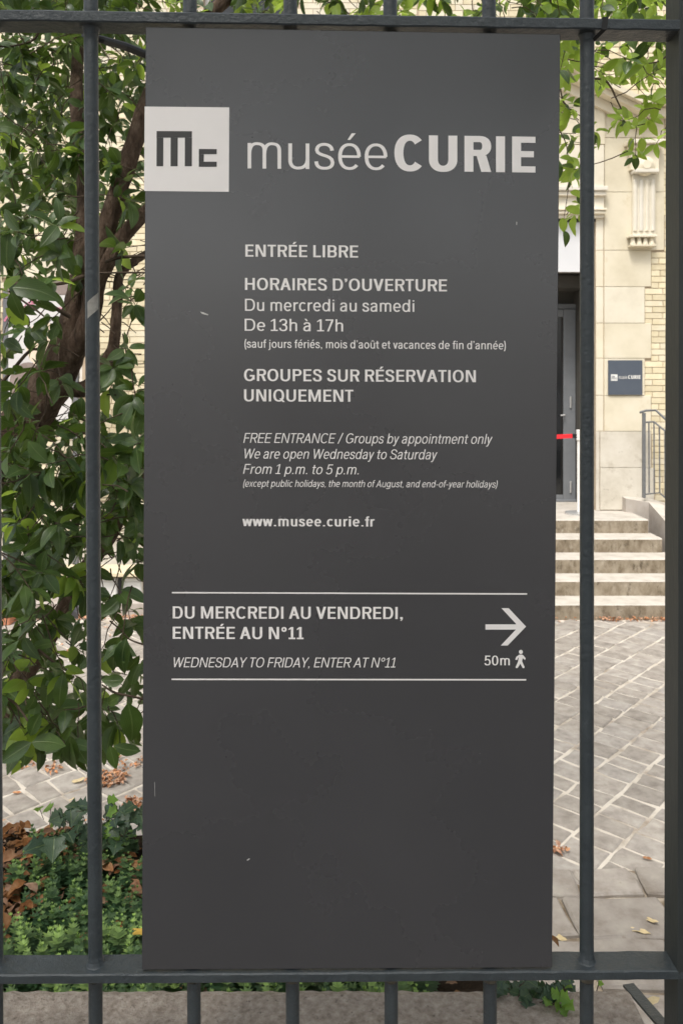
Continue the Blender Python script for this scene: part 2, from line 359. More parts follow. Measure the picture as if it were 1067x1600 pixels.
# door head: lintel bands with two string mouldings, both returning beside the pier
hd = MB(); X1 = FX(943)
hd.box(OPX0 - .3, X1 - .01, D0 - .04, D0 + .3, OPZ, FZ(228), .004)
hd.box(OPX0 - .3, X1 + .01, D0 - .10, D0 - .041, FZ(331), FZ(327.5), .006); hd.box(OPX0 - .3, X1 - .0, D0 - .08, D0 - .041, FZ(336), FZ(331.5), .004)
hd.box(OPX0 - .3, X1 + .015, D0 - .12, D0 - .041, FZ(301), FZ(294), .008); hd.box(OPX0 - .3, X1 + .0, D0 - .09, D0 - .041, FZ(308), FZ(301.5), .004)
hd.obj('door_head', M['stone'], bld)
# raking pediment cornice over the door and level cornice over the pier
cn = MB(); xa, za = 2.2, FZ(88); xb, zb = FX(1003), FZ(180)
for o0, o1, pr in ((0, .07, .30), (-.075, -.005, .22), (-.20, -.08, .08)):
    for sgn in (1, -1):
        f = lambda x: xa + sgn * (x - xa)
        V = [(f(xa), D0 - pr, za + o0), (f(xb), D0 - pr, zb + o0), (f(xb), D0 - pr, zb + o1), (f(xa), D0 - pr, za + o1)]
        V += [(x, D0 - .002, z) for x, y, z in V]
        cn.add(V, [(0, 1, 2, 3), (7, 6, 5, 4), (0, 4, 5, 1), (1, 5, 6, 2), (2, 6, 7, 3), (3, 7, 4, 0)])
cn.box(FX(990), 5.2, D0 - .26, D0 - .002, FZ(163), FZ(157), .006); cn.box(FX(992), 5.2, D0 - .18, D0 - .002, FZ(171), FZ(164), .006); cn.box(FX(994), 5.2, D0 - .10, D0 - .002, FZ(186), FZ(172), .004)
cn.obj('cornice', M['stone'], bld)
tym = MB(); V = [(OPX0 - .3, D0 - .03, FZ(226)), (FX(943) + .2, D0 - .03, FZ(226)), (xb, D0 - .03, zb - .03), (xa, D0 - .03, za - .03)]
V[1] = (xb - .25, D0 - .03, FZ(205)); V[1] = (FX(943), D0 - .03, FZ(226)); V[2] = (FX(943), D0 - .03, FZ(155)); V.append((OPX0 - .3, D0 - .03, FZ(118)))
V += [(x, D0 + .3, z) for x, y, z in V]; tym.add(V, [(0, 1, 2, 3, 4), (5, 9, 8, 7, 6), (0, 5, 6, 1), (1, 6, 7, 2), (2, 7, 8, 3), (3, 8, 9, 4), (4, 9, 5, 0)]); tym.obj('tympanum', M['stone'], bld)
# carved bracket on the pier: cap, boss block, ledge, fluted shaft, foot with four drops
br = MB(); y0 = D0
br.box(FX(974), FX(1031), y0 - .17, y0 - .001, FZ(230), FZ(224), .006); br.box(FX(978), FX(1028), y0 - .13, y0 - .001, FZ(236), FZ(230.5), .006)
br.box(FX(981), FX(1025), y0 - .08, y0 - .001, FZ(268), FZ(236.5), .004)
br.box(FX(984), FX(1022), y0 - .15, y0 - .001, FZ(274), FZ(268.5), .005)
br.box(FX(986), FX(1021), y0 - .05, y0 - .001, FZ(368), FZ(274.5), .003)
for k in range(4):
    xc = FX(989.5 + k * 9.0); br.tube([(xc, y0 - .045, FZ(362)), (xc, y0 - .045, FZ(284)), (xc, y0 - .045, FZ(281))], [.027, .027, .012], 10)
br.box(FX(984), FX(1022), y0 - .07, y0 - .001, FZ(369.8), FZ(368.2), .002)
br.box(FX(978), FX(1020), y0 - .13, y0 - .001, FZ(373), FZ(370), .003)
o = br.obj('bracket', M['stone'], bld)
bs = MB(); bs.tube([(FX(1003), y0 - .155, FZ(262)), (FX(1003), y0 - .11, FZ(262)), (FX(1003), y0 - .07, FZ(262))], [.05, .11, .125], 20); bs.obj('boss', M['stone'], o)
for k in range(4):
    xc = FX(984.5 + k * 9.6); g = MB(); g.tube([(xc, y0 - .075, FZ(384)), (xc, y0 - .075, FZ(373.2))], [.036, .02], 10); g.obj('drop', M['stone'], o)
MB().box(FX(980), FX(1019), y0 - .12, y0 - .001, FZ(387), FZ(384.4), .002).obj('foot', M['stone'], o)
# bricks
cour = .0748; nb = 0; bricks = []
def brick_zone(xL, xR, z0, z1, fullx0=None):
    z = z0; r = 0
    while z + cour < z1:
        x = xR; st = (0, .11)[r % 2] + random.uniform(-.006, .006)
        # laid from the left edge; edge may step with the quoins
        xl = xL(z + cour / 2) if callable(xL) else xL
        x = xl; first = True
        while x < xR:
            L_ = .225 if not (first and r % 2) else .095
            if r % 2 and random.random() < .12: L_ = .11
            a, b_ = x, min(x + L_, xR)
            if b_ - a > .03 and not inside((a + b_) / 2, z + cour / 2, .05): bricks.append((a, b_, z, z + cour))
            x += L_; first = False
        z += cour; r += 1
def quoin(z):
    for i in range(len(jy) - 1):
        if FZ(jy[i + 1]) <= z < FZ(jy[i]): return (edges[i % 2] if i < 5 else FX(1018 if i == 5 else 1023))
    if z >= FZ(150): return 8.8
    if z >= FZ(391) : return FX(1038) if z < FZ(335) or z > FZ(222) else FX(1029)
    return FX(1023)
brick_zone(quoin, 8.9, .0, 9.5)
brick_zone(-8.9, OPX0 - .32, .9, 9.5)
brick_zone(OPX0 - .3, 8.8, FZ(149), 9.5)
def bscore(bk):
    px = CX + F * (bk[0] + bk[1]) / 2 / D0; py = CY - F * (bk[2] - EYE) / D0
    if 1004 < px < 1052 and 60 < py < 800: return 0
    if 150 < px < 232 and 150 < py < 720: return 1
    if 880 < px < 1045 and 55 < py < 160: return 0
    if 50 < px < 150 and 380 < py < 640: return 1.5
    return 9
bricks.sort(key=bscore)
ind = [b_ for b_ in bricks if bscore(b_) < 9][:298]; indset = set(ind); rs = [b_ for b_ in bricks if b_ not in indset]
cache = {}
for (a, b_, z0, z1) in ind:
    L_ = round(b_ - a, 3)
    if L_ not in cache: cache[L_] = mesh('brick', *bevbox(.004, L_ - .004, 0, .05, .004, cour - .004, .003), M['brick'])
    link('brick', cache[L_], bld, (a, D0 + .009 + random.uniform(-.0015, .0015), z0))
sb = MB()
for (a, b_, z0, z1) in rs: sb.box(a + .004, b_ - .004, D0 + .009, D0 + .05, z0 + .004, z1 - .004)
tag(sb.obj('brickwork', M['brick'], bld), kind='stuff')
# plinth left of the steps
pl = MB(); pl.box(-8.95, OPX0 - .5, D0 - .06, D0 + .02, 0, .45, .01); pl.obj('plinth', M['stone_low'], bld)
for k, (a, c, hgt) in enumerate(((-8.95, OPX0 - .31, .455),)):
    MB().box(a, c, D0 - .10, D0 + .02, .46, .53, .012).obj('string_course', M['stone'], bld)
    MB().box(a, c, D0 - .03, D0 + .02, .54, .88, .006).obj('base_course', M['stone'], bld)
# windows
for (a, c, z0, z1) in wins:
    fr = MB(); t = .07
    for bx in ((a, a + t, z0, z1), (c - t, c, z0, z1), (a + t, c - t, z0, z0 + t), (a + t, c - t, z1 - t, z1), ((a + c) / 2 - .03, (a + c) / 2 + .03, z0 + t, z1 - t)):
        fr.box(bx[0], bx[1], D0 + .14, D0 + .20, bx[2], bx[3], .004)
    fo = fr.obj('window', M['white_paint'], bld)
    for p0, p1 in ((a + t, (a + c) / 2 - .03), ((a + c) / 2 + .03, c - t)):
        MB().box(p0, p1, D0 + .165, D0 + .175, z0 + t, z1 - t).obj('pane', M['glass'], fo)
    MB().box(a - .12, c + .12, D0 - .03, D0 + .16, z1 + .002, z1 + .26, .006).obj('lintel', M['stone'], bld)
    MB().box(a - .1, c + .1, D0 - .08, D0 + .14, z0 - .08, z0 - .002, .008).obj('sill', M['stone'], bld)
# the entrance: white panel over a dark lobby, grey door
DD = 10.67
lob = MB(); lob.box(OPX0 + .01, OPX1 - .01, D0 + .42, DD + .2, FZ(437, DD), FZ(425) - .14, 0); lob.box(OPX0 - .1, OPX0 + .02, D0 + .46, DD + .3, LZ, 4.5); lob.box(OPX1 - .02, OPX1 + .1, D0 + .51, DD + .3, LZ, 4.5)
lob.box(OPX0 - .1, OPX1 + .1, DD + .06, DD + .1, FZ(475, DD), 4.4)
lob.box(OPX0 - .1, OPX1 + .1, DD + 1.6, DD + 1.7, LZ, 4.4); lob.box(OPX0 - .1, OPX1 + .1, DD + .1, DD + 1.7, 3.45, 3.5)
lob.obj('lobby', M['door_dark'], bld)
MB().box(OPX0 + .01, OPX1 - .015, D0 + .06, D0 + .10, FZ(425, 9.9), OPZ - .035, .003).obj('transom_panel', M['white_panel'], bld)
MB().box(OPX0 + .01, OPX1 - .015, D0 + .10, D0 + .40, FZ(425, 9.9) + .02, OPZ - .1).obj('canopy_box', M['door_dark'], bld)
MB().box(OPX0 + .01, OPX1 - .002, D0 + .02, D0 + .06, OPZ - .03, OPZ - .002).obj('track', M['black'], bld)
df = MB(); zt = FZ(475, DD)
df.box(FX(897.5, DD), OPX1 - .02, DD - .03, DD + .05, LZ + .02, zt, .005); df.box(OPX0 + .02, FX(897.5, DD) - .002, DD - .03, DD + .05, zt - .07, zt, .005); df.box(OPX0 + .02, OPX0 + .1, DD - .03, DD + .05, LZ + .02, zt - .072, .005)
dfo = df.obj('door_frame', M['door_grey'], bld)
dl = MB(); xa, xb = FX(787, DD), FX(897, DD); z0, z1 = FZ(783, DD), zt - .075
for (a, c, p, q) in ((FX(878, DD), xb, z0, z1), (xa, xa + .16, z0, z1), (xa + .16, FX(878, DD), z0, z0 + .09), (xa + .16, FX(878, DD), z1 - .1, z1)):
    dl.box(a + .001, c - .001, DD - .05, DD - .0, p, q, .004)
dlo = dl.obj('door_leaf', M['door_grey'], bld)
MB().box(xa + .16, FX(878, DD), DD - .03, DD - .02, z0 + .09, z1 - .1).obj('glass_pane', M['glass'], dlo)
for hy in (628, 760): 
    h_ = MB(); h_.tube([(FX(889, DD), DD - .06, FZ(hy + 9, DD)), (FX(889, DD), DD - .06, FZ(hy - 9, DD))], .012, 8); h_.obj('hinge', M['steel'], dlo)
hb = MB(); hb.tube([(FX(872, DD), DD - .1, FZ(649, DD)), (FX(878.5, DD), DD - .1, FZ(648, DD)), (FX(879.5, DD), DD - .05, FZ(648, DD))], .01, 8); hb.obj('handle', M['steel'], dlo)
dl2 = MB(); xa2 = OPX0 + .1
for (a, c, p, q) in ((xa2, xa2 + .14, z0, z1), (xa - .16, xa - .004, z0, z1), (xa2 + .14, xa - .16, z0, z0 + .09), (xa2 + .14, xa - .16, z1 - .1, z1)): dl2.box(a + .001, c - .001, DD - .05, DD, p, q, .004)
dl2o = dl2.obj('door_leaf', M['door_grey'], bld); MB().box(xa2 + .14, xa - .16, DD - .03, DD - .02, z0 + .09, z1 - .1).obj('glass_pane', M['glass'], dl2o)
MB().box(OPX0, OPX1 - .02, DD - .08, DD + .06, LZ, LZ + .03, .006).obj('threshold', M['door_grey'], bld)

# small sign on the pier
ws = thing('wall_sign', 'small square slate grey museum name plate fixed to the stone pier beside the entrance', 'sign', (FX(975), D0 - .01, FZ(590)))
MB().box(FX(949), FX(1002), D0 - .022, D0 - .002, FZ(617), FZ(563), .002).obj('plate', M['wall_sign'], ws)

# ------------------------------------------------------------------ lettering: a drawn grotesque, every stroke its own flat shape
class Gl:
    def __init__(s, w, h): s.q = []; s.w = w; s.h = h
    def poly(s, *p): s.q.append([list(p)])
    def vb(s, x, y0=0, y1=1, w=None): w = w or s.w; s.poly((x, y0), (x + w, y0), (x + w, y1), (x, y1))
    def hb(s, y, x0, x1, h=None): h = h or s.h; s.poly((x0, y), (x1, y), (x1, y + h), (x0, y + h))
    def dg(s, x0, y0, x1, y1, w=None): w = w or s.w * 1.06; s.poly((x0, y0), (x0 + w, y0), (x1 + w, y1), (x1, y1))
    def arc(s, cx, cy, rx, ry, a0, a1, w=None, h=None, n=None, e=2.25):
        w = w or s.w; h = h or s.h; n = n or max(6, int(abs(a1 - a0) / 11)); qs = []; pr = None
        for i in range(n + 1):
            a = R(a0 + (a1 - a0) * i / n); c, d = math.cos(a), math.sin(a); f = 2 / e
            ex = math.copysign(abs(c) ** f, c); ey = math.copysign(abs(d) ** f, d)
            o = (cx + rx * ex, cy + ry * ey); k = (cx + (rx - w) * ex, cy + (ry - h) * ey)
            if pr: qs.append([pr[0], o, k, pr[1]])
            pr = (o, k)
        s.q.append(qs)
    def path(s, pts, w=None, n=7):                       # cubic Bezier chain, centre line
        w = w or s.w; c = []
        for i in range(0, len(pts) - 3, 3):
            p0, p1, p2, p3 = pts[i:i + 4]
            for j in range(n + (i + 4 >= len(pts))):
                t = j / n; u = 1 - t
                c.append((u ** 3 * p0[0] + 3 * u * u * t * p1[0] + 3 * u * t * t * p2[0] + t ** 3 * p3[0], u ** 3 * p0[1] + 3 * u * u * t * p1[1] + 3 * u * t * t * p2[1] + t ** 3 * p3[1]))
        qs = []; pr = None
        for i, p in enumerate(c):
            a = c[max(i - 1, 0)]; b_ = c[min(i + 1, len(c) - 1)]; dx, dy = b_[0] - a[0], b_[1] - a[1]; l = math.hypot(dx, dy) or 1
            ww = w * (abs(dy / l)) + s.h * (1 - abs(dy / l)); nx, ny = -dy / l * ww / 2, dx / l * ww / 2
            cur = ((p[0] + nx, p[1] + ny), (p[0] - nx, p[1] - ny))
            if pr: qs.append([pr[0], cur[0], cur[1], pr[1]])
            pr = cur
        s.q.append(qs)
X = .735
def acute(g, cx, y): g.poly((cx - .05, y), (cx - .05 + g.w * .75, y), (cx + .06 + g.w, y + .19), (cx + .06 - g.w * .1, y + .19))
def grave(g, cx, y): g.poly((cx + .05, y), (cx + .05 - g.w * .75, y), (cx - .06 - g.w, y + .19), (cx - .06 + g.w * .1, y + .19))
def glyph(ch, w):
    h = w * (.90 if w < .13 else .80); g = Gl(w, h); W = 0; lb = rb = .085
    r = w / 2; hr = h / 2
    if ch in 'EÉ': W = .56; g.vb(0); g.hb(0, w, W); g.hb(1 - h, w, W); g.hb(.5 - hr + .01, w, W * .93); rb = .05; (ch == 'É') and acute(g, .3, 1.06)
    elif ch == 'F': W = .54; g.vb(0); g.hb(1 - h, w, W); g.hb(.49 - hr, w, W * .9); rb = .03
    elif ch == 'L': W = .52; g.vb(0); g.hb(0, w, W); rb = .03
    elif ch == 'I': W = w; g.vb(0)
    elif ch == 'T': W = .58; g.vb(W / 2 - r, 0, 1 - h); g.hb(1 - h, 0, W); lb = rb = .03
    elif ch == 'H': W = .68; g.vb(0); g.vb(W - w); g.hb(.51 - hr, w, W - w)
    elif ch in 'N': W = .70; g.vb(0); g.vb(W - w); g.poly((w * .4, 1), (w * 1.35, 1), (W - w * .4, 0), (W - w * 1.35, 0))
    elif ch == 'M': W = .86; g.vb(0); g.vb(W - w); m = W / 2; g.poly((w * .35, 1), (w * 1.3, 1), (m + w * .42, .0), (m - w * .42, .0)); g.poly((W - w * .35, 1), (W - w * 1.3, 1), (m - w * .42, .0), (m + w * .42, .0))
    elif ch == 'A': W = .74; k = w * 1.1; m = W / 2; g.dg(0, 0, m - k / 2, 1, k); g.dg(W - k, 0, m - k / 2, 1, k); g.hb(.27, W * .17, W * .83); lb = rb = .02
    elif ch == 'V': W = .70; k = w * 1.1; m = W / 2; g.dg(m - k / 2, 0, 0, 1, k); g.dg(m - k / 2, 0, W - k, 1, k); lb = rb = .02
    elif ch == 'W': W = 1.04; k = w * 1.05; a, c = W * .27, W * .73; g.dg(a - k / 2, 0, 0, 1, k); g.dg(a - k / 2, 0, W / 2 - k / 2, 1, k); g.dg(c - k / 2, 0, W / 2 - k / 2, 1, k); g.dg(c - k / 2, 0, W - k, 1, k); lb = rb = .02
    elif ch == 'Y': W = .68; k = w * 1.1; m = W / 2; g.vb(m - r, 0, .45); g.dg(m - k / 2, .42, 0, 1, k); g.dg(m - k / 2, .42, W - k, 1, k); lb = rb = .01
    elif ch == 'O' or ch == 'Q': W = .76; g.arc(W / 2, .5, W / 2, .515, 0, 360, n=36); lb = rb = .06; ch == 'Q' and g.dg(W * .86, -.05, W * .55, .26, w * .95)
    elif ch == 'C': W = .70; g.arc(W * .53, .5, W * .53, .515, 42, 318, n=30); lb = .06; rb = .04
    elif ch == 'G': W = .74; g.arc(W * .51, .5, W * .51, .515, 42, 330, n=30); g.vb(W - w, .12, .5); g.hb(.5 - h, W * .55, W - w); lb = .06; rb = .07
    elif ch == 'D': W = .70; g.vb(0); g.hb(0, w, W * .5); g.hb(1 - h, w, W * .5); g.arc(W * .5, .5, W * .5, .5, -90, 90, n=20); rb = .06
    elif ch == 'U': W = .68; g.vb(0, .34, 1); g.vb(W - w, .34, 1); g.arc(W / 2, .34, W / 2, .355, 180, 360, n=20)
    elif ch == 'P': W = .62; g.vb(0); g.hb(1 - h, w, W * .58); g.hb(.44, w, W * .58); g.arc(W * .58, .72, W * .42, .28, -90, 90, n=14); rb = .04
    elif ch == 'R': W = .64; g.vb(0); g.hb(1 - h, w, W * .58); g.hb(.44, w, W * .58); g.arc(W * .58, .72, W * .42, .28, -90, 90, n=14); g.dg(W - w * 1.1, 0, W * .45, .46, w * 1.1); rb = .03
    elif ch == 'B': W = .63; g.vb(0); g.hb(1 - h, w, W * .55); g.hb(.5 - hr, w, W * .6); g.hb(0, w, W * .58); g.arc(W * .55, .75 - hr * .5, W * .42, .25 + hr * .5, -90, 90, n=12); g.arc(W * .58, .25 + hr * .5, W * .42, .25 + hr * .5, -90, 90, n=12); rb = .05
    elif ch == 'S': W = .62; a, c = r, W - r; g.path([(c - .0, .72), (c - .03, .90), (W * .66, 1 - hr + .01), (W * .49, 1 - hr + .01), (W * .24, 1 - hr + .01), (a + .02, .90), (a + .02, .75), (a + .02, .47), (c, .60), (c, .28), (c, .10), (W * .76, hr - .01), (W * .51, hr - .01), (W * .24, hr - .01), (a, .10), (a - .005, .29)]); lb = .05; rb = .05
    elif ch in '0': W = .56; g.arc(W / 2, .5, W / 2, .51, 0, 360, n=30, e=2.4); lb = rb = .05
    elif ch == '1': W = .44; g.vb(W / 2 - r + .02, 0, 1); g.hb(0, 0, W + .02, h * .95); g.poly((W / 2 - r + .02, 1), (W / 2 - r + .02, 1 - h * 1.15), (.0, .78 - h * .3), (.0, .80 + h * .35)); lb = rb = .06
    elif ch == '3': W = .54; a, c = r, W - r; g.path([(a, .75), (a, .92), (W * .34, 1 - hr + .01), (W * .5, 1 - hr + .01), (W * .75, 1 - hr + .01), (c - .02, .90), (c - .02, .75), (c - .02, .60), (W * .68, .53), (W * .38, .53)]); g.path([(W * .38, .53), (W * .75, .53), (c, .43), (c, .28), (c, .1), (W * .74, hr - .01), (W * .48, hr - .01), (W * .25, hr - .01), (a - .005, .1), (a - .01, .27)]); lb = rb = .05
    elif ch == '5': W = .54; a, c = r, W - r; g.hb(1 - h, .06, W * .92); g.poly((.06, 1 - h), (.06 + w * .9, 1 - h), (.03 + w * .9, .5), (.03, .45)); g.path([(.06, .50), (W * .28, .68), (c, .66), (c, .33), (c, .1), (W * .74, hr - .01), (W * .46, hr - .01), (W * .25, hr - .01), (a, .08), (a - .01, .22)]); lb = rb = .05
    elif ch == '7': W = .52; g.hb(1 - h, 0, W); g.poly((.10, 0), (.10 + w * 1.05, 0), (W, 1 - h), (W - w * 1.15, 1 - h)); lb = rb = .05
    # ---- lower case
    elif ch == 'l': W = w; g.vb(0, 0, 1.02)
    elif ch == 'i': W = w; g.vb(0, 0, X - .01); g.vb(0, .86, .86 + max(h, .11))
    elif ch == 'j': W = w; g.vb(0, -.1, X - .01); g.vb(0, .86, .86 + max(h, .11)); g.path([(r, -.08), (r, -.20), (-.02, -.24), (-.09, -.22)])
    elif ch in 'nmhru':
        A = .50
        if ch == 'r': W = .33; g.vb(0, 0, X - .01); g.path([(r, .42), (r, .64), (W * .6, X - hr + .01), (W, X - hr + .0)]); rb = .01
        elif ch == 'u': W = A; g.vb(0, .25, X - .01); g.vb(W - w, 0, X - .01); g.arc(W * .46, .25, W * .46, .265, 180, 290, n=12); g.path([(W * .5, hr - .012), (W * .75, hr - .01), (W - r, .12), (W - r, .3)]); 
        elif ch == 'm':
            W = .80; m = (W - w) / 2
            g.vb(0, 0, X - .01); g.vb(m, 0, X - .24); g.vb(W - w, 0, X - .24)
            for x in (0, m): g.path([(x + r, .40), (x + r, X - .06), (x + m * .42, X - hr + .012), (x + m * .62, X - hr + .012), (x + m + r, X - hr + .012), (x + m + r, X - .16), (x + m + r, X - .245)])
        else:
            W = A; g.vb(0, 0, X - .01 if ch == 'n' else 1.02); g.vb(W - w, 0, X - .24); g.path([(r, .40), (r, X - .06), (W * .36, X - hr + .012), (W * .54, X - hr + .012), (W - r, X - hr + .012), (W - r, X - .14), (W - r, X - .245)])
    elif ch == 'o': W = .56; g.arc(W / 2, X / 2, W / 2, X / 2 + .012, 0, 360, n=30); lb = rb = .05
    elif ch in 'eé': W = .54; g.arc(W / 2, X / 2, W / 2, X / 2 + .012, 0, 318, n=26); g.hb(X / 2 - h * .45, w * .6, W - w * .3, h * .9); lb = .05; rb = .04; (ch == 'é') and acute(g, .27, .84)
    elif ch == 'c': W = .50; g.arc(W * .54, X / 2, W * .54, X / 2 + .012, 44, 316, n=24); lb = .05; rb = .02
    elif ch in 'bdpqg':
        W = .55; cx = W / 2
        if ch in 'bp': g.vb(0, 0 if ch == 'b' else -.27, 1.02 if ch == 'b' else X - .01); g.arc(W * .52, X / 2, W * .48, X / 2 + .012, -172, 172, n=28)
        else: g.vb(W - w, {'d': 0, 'q': -.27, 'g': -.08}[ch], 1.02 if ch == 'd' else X - .01); g.arc(W * .48, X / 2, W * .48, X / 2 + .012, 8, 352, n=28)
        if ch == 'g': g.path([(W - r, -.05), (W - r, -.22), (W * .7, -.27 + hr), (W * .46, -.27 + hr), (W * .25, -.27 + hr), (W * .14, -.22), (W * .12, -.14)])
        if ch in 'bp': rb = .05
        else: lb = .05
    elif ch in 'aà': W = .49; g.path([(r + .01, .55), (r + .02, .68), (W * .33, X - hr + .012), (W * .5, X - hr + .012), (W * .80, X - hr + .012), (W - r - .01, X - .12), (W - r - .01, .48)]); g.vb(W - w - .01, .0, .5); g.path([(W - r - .01, .43), (W * .5, .42), (r, .40), (r, .20), (r, .06), (W * .28, hr - .012), (W * .42, hr - .012), (W * .64, hr - .01), (W - r - .02, .1), (W - r - .02, .26)]); (ch == 'à') and grave(g, .25, .84); lb = .05
    elif ch == 's': W = .47; a, c = r, W - r; g.path([(c - .01, .53), (c - .02, .66), (W * .68, X - hr + .012), (W * .49, X - hr + .012), (W * .24, X - hr + .012), (a + .01, .64), (a + .01, .54), (a + .01, .36), (c, .43), (c, .20), (c, .08), (W * .76, hr - .012), (W * .5, hr - .012), (W * .24, hr - .012), (a, .08), (a - .005, .22)]); lb = .04; rb = .04
    elif ch == 't': W = .33; g.path([(.10 + r, .93), (.10 + r, .6), (.10 + r, .4), (.10 + r, .18), (.10 + r, .06), (.10 + r + .05, hr - .01), (W, hr)]); g.hb(X - .01 - h, 0, W, h); lb = .02; rb = .03
    elif ch == 'f': W = .33; g.path([(.09 + r, 0), (.09 + r, .3), (.09 + r, .6), (.09 + r, .82), (.09 + r, .95), (.09 + r + .05, 1.02 - hr), (W, 1.02 - hr)]); g.hb(X - .01 - h, 0, W * .95, h); lb = .02; rb = .0
    elif ch == 'v': W = .50; k = w * 1.08; m = W / 2; g.dg(m - k / 2, 0, 0, X - .01, k); g.dg(m - k / 2, 0, W - k, X - .01, k); lb = rb = .015
    elif ch == 'y': W = .50; k = w * 1.08; m = W / 2; g.dg(m - k / 2, 0, 0, X - .01, k); g.dg(m - k / 2 - .10, -.27, W - k, X - .01, k); g.hb(-.27, .02, m - .1, h * .9); lb = rb = .015
    elif ch == 'w': W = .76; k = w * 1.04; a, c = W * .27, W * .73; g.dg(a - k / 2, 0, 0, X - .01, k); g.dg(a - k / 2, 0, W / 2 - k / 2, X - .01, k); g.dg(c - k / 2, 0, W / 2 - k / 2, X - .01, k); g.dg(c - k / 2, 0, W - k, X - .01, k); lb = rb = .015
    elif ch == 'x': W = .5; g.dg(0, 0, W - w, X, w); g.dg(W - w, 0, 0, X, w); lb = rb = .02
    elif ch == 'û': g, W, lb, rb = glyph('u', w); g.poly((W * .12, .83), (W * .12 + w * .8, .83), (W / 2 + w * .35, 1.0), (W / 2 - w * .35, 1.0)); g.poly((W * .88, .83), (W * .88 - w * .8, .83), (W / 2 - w * .35, 1.0), (W / 2 + w * .35, 1.0))
    elif ch == '.': W = max(w, .11); g.hb(0, 0, W, max(h, .11)); lb = rb = .09
    elif ch == ',': W = w * 1.1; g.poly((0, w), (0, 0), (w * .5, 0), (w * .05, -.14), (w * .6, -.14), (w * 1.1, 0), (w * 1.1, w)); lb = rb = .08
    elif ch == '’': W = w * 1.1; y = 1 - w; g.poly((0, y + w), (0, y), (w * .5, y), (w * .05, y - .13), (w * .6, y - .13), (w * 1.1, y), (w * 1.1, y + w)); lb = rb = .05
    elif ch == '-': W = .3; g.hb(.32, 0, W); lb = rb = .06
    elif ch == '/': W = .40; g.dg(0, -.05, W - w, 1.05, w); lb = rb = .04
    elif ch == '°': W = .36; g.arc(W / 2, .80, W / 2, .20, 0, 360, w=w * .75, h=w * .7, n=20); lb = rb = .07
    elif ch == '(': W = .22; g.path([(W - r * .6, 1.05), (r - .02, .75), (r - .02, .1), (W - r * .6, -.22)]); lb = .06; rb = .02
    elif ch == ')': W = .22; g.path([(r * .6, 1.05), (W - r + .02, .75), (W - r + .02, .1), (r * .6, -.22)]); lb = .02; rb = .06
    elif ch == ' ': W = .17; lb = rb = .05
    return g, W, lb, rb
def text_polys(s, weight, track=0, slant=0):
    x = 0; out = []; first = True; end = 0
    for ch in s:
        g, W, lb, rb = glyph(ch, weight)
        if first: lb = 0; first = False
        x += lb
        for part in g.q: out.append([[(x + p[0] + slant * p[1], p[1]) for p in q] for q in part])
        x += W; end = x; x += rb + track
    return out, end
def text_mesh(s, weight, width, cap, place, track=0, slant=0, lift=0.0004):
    """place(u, v, k) maps metres right / up from the baseline start, k = stroke index, to a world point"""
    parts, tot = text_polys(s, weight, track, slant); b = MB(); sx = width / tot
    for k, part in enumerate(parts):
        for q in part:
            b.add([place(p[0] * sx, p[1] * cap, lift + (k % 7) * .000025) for p in q], [tuple(range(len(q)))])
    return b
# name plate lettering
pw = lambda u0, z0: (lambda u, v, k: Vector((u0 + u, D0 - .022 - .002 - k * 4, z0 + v)))
s_ = F / D0
MB().box(FX(953), FX(963), D0 - .0235, D0 - .0222, FZ(595), FZ(585), 0).obj('logo_square', M['white_paint'], ws)
lg = MB(); ly = D0 - .0248
for (a, b_, c, d) in ((954.2, 955.1, 587.6, 592.6), (956.1, 957, 588.2, 592.6), (957.9, 958.8, 587.6, 592.6), (955.1, 957.9, 587.4, 588.2), (959.8, 960.4, 590, 592.6), (960.4, 962, 590, 590.6), (960.4, 962, 592, 592.6)): lg.box(FX(a), FX(b_), ly, ly + .001, FZ(d), FZ(c))
lg.obj('logo_letters', M['wall_sign'], ws)
text_mesh('musée', .10, 13.2 / s_, 5.4 / s_, pw(FX(965), FZ(592))).obj('lettering', M['white_paint'], ws)
text_mesh('CURIE', .24, 19.3 / s_, 5.6 / s_, pw(FX(979.5), FZ(592))).obj('lettering', M['white_paint'], ws)

# ------------------------------------------------------------------ entrance steps, wing wall, handrail, barrier
stp = thing('entrance_steps', 'five worn stone steps with dark stained risers leading up to the entrance landing', 'steps', (2.5, 8.5, 0))
Y5 = 7.90; RS = .156; TR = .32; SXL = .7; SXR = 4.3
for i in range(5):
    yf = Y5 + i * TR; xr = {4: FX(1012, yf), 3: FX(1034, yf)}.get(i, SXR)
    MB_ = MB(); x0 = SXL + .0; z1 = (i + 1) * RS; yb = yf + TR + .02 if i < 4 else DD + .1
    V = []
    n = 40
    # body with slightly worn, wavy nosing
    rs_ = MB()
    xs_ = [x0 + (xr - x0) * k / n for k in range(n + 1)]
    wv = [random.uniform(-.004, .004) for _ in xs_]
    V = [(x, yf + wv[k] + .004, i * RS - .02) for k, x in enumerate(xs_)] + [(x, yf + wv[k] * .5, z1 - .012) for k, x in enumerate(xs_)] + [(x, yf + .010 + wv[k], z1 + wv[k] * .3) for k, x in enumerate(xs_)] + [(x, yb, z1) for x in xs_]
    Fc = []; mi = []
    for k in range(n):
        for a in range(3):
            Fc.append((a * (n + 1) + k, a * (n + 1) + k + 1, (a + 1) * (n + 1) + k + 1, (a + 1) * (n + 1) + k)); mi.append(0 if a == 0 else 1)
    for k in (0, n): Fc.append((k, n + 1 + k, 2 * (n + 1) + k, 3 * (n + 1) + k)); mi.append(0)
    s0 = ORIG[stp.name]
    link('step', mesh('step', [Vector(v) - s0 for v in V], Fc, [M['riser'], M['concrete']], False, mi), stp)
wg = thing('wing_wall', 'low rendered side wall sloping down beside the right end of the steps', 'wall', (4.2, 9.5, 0))
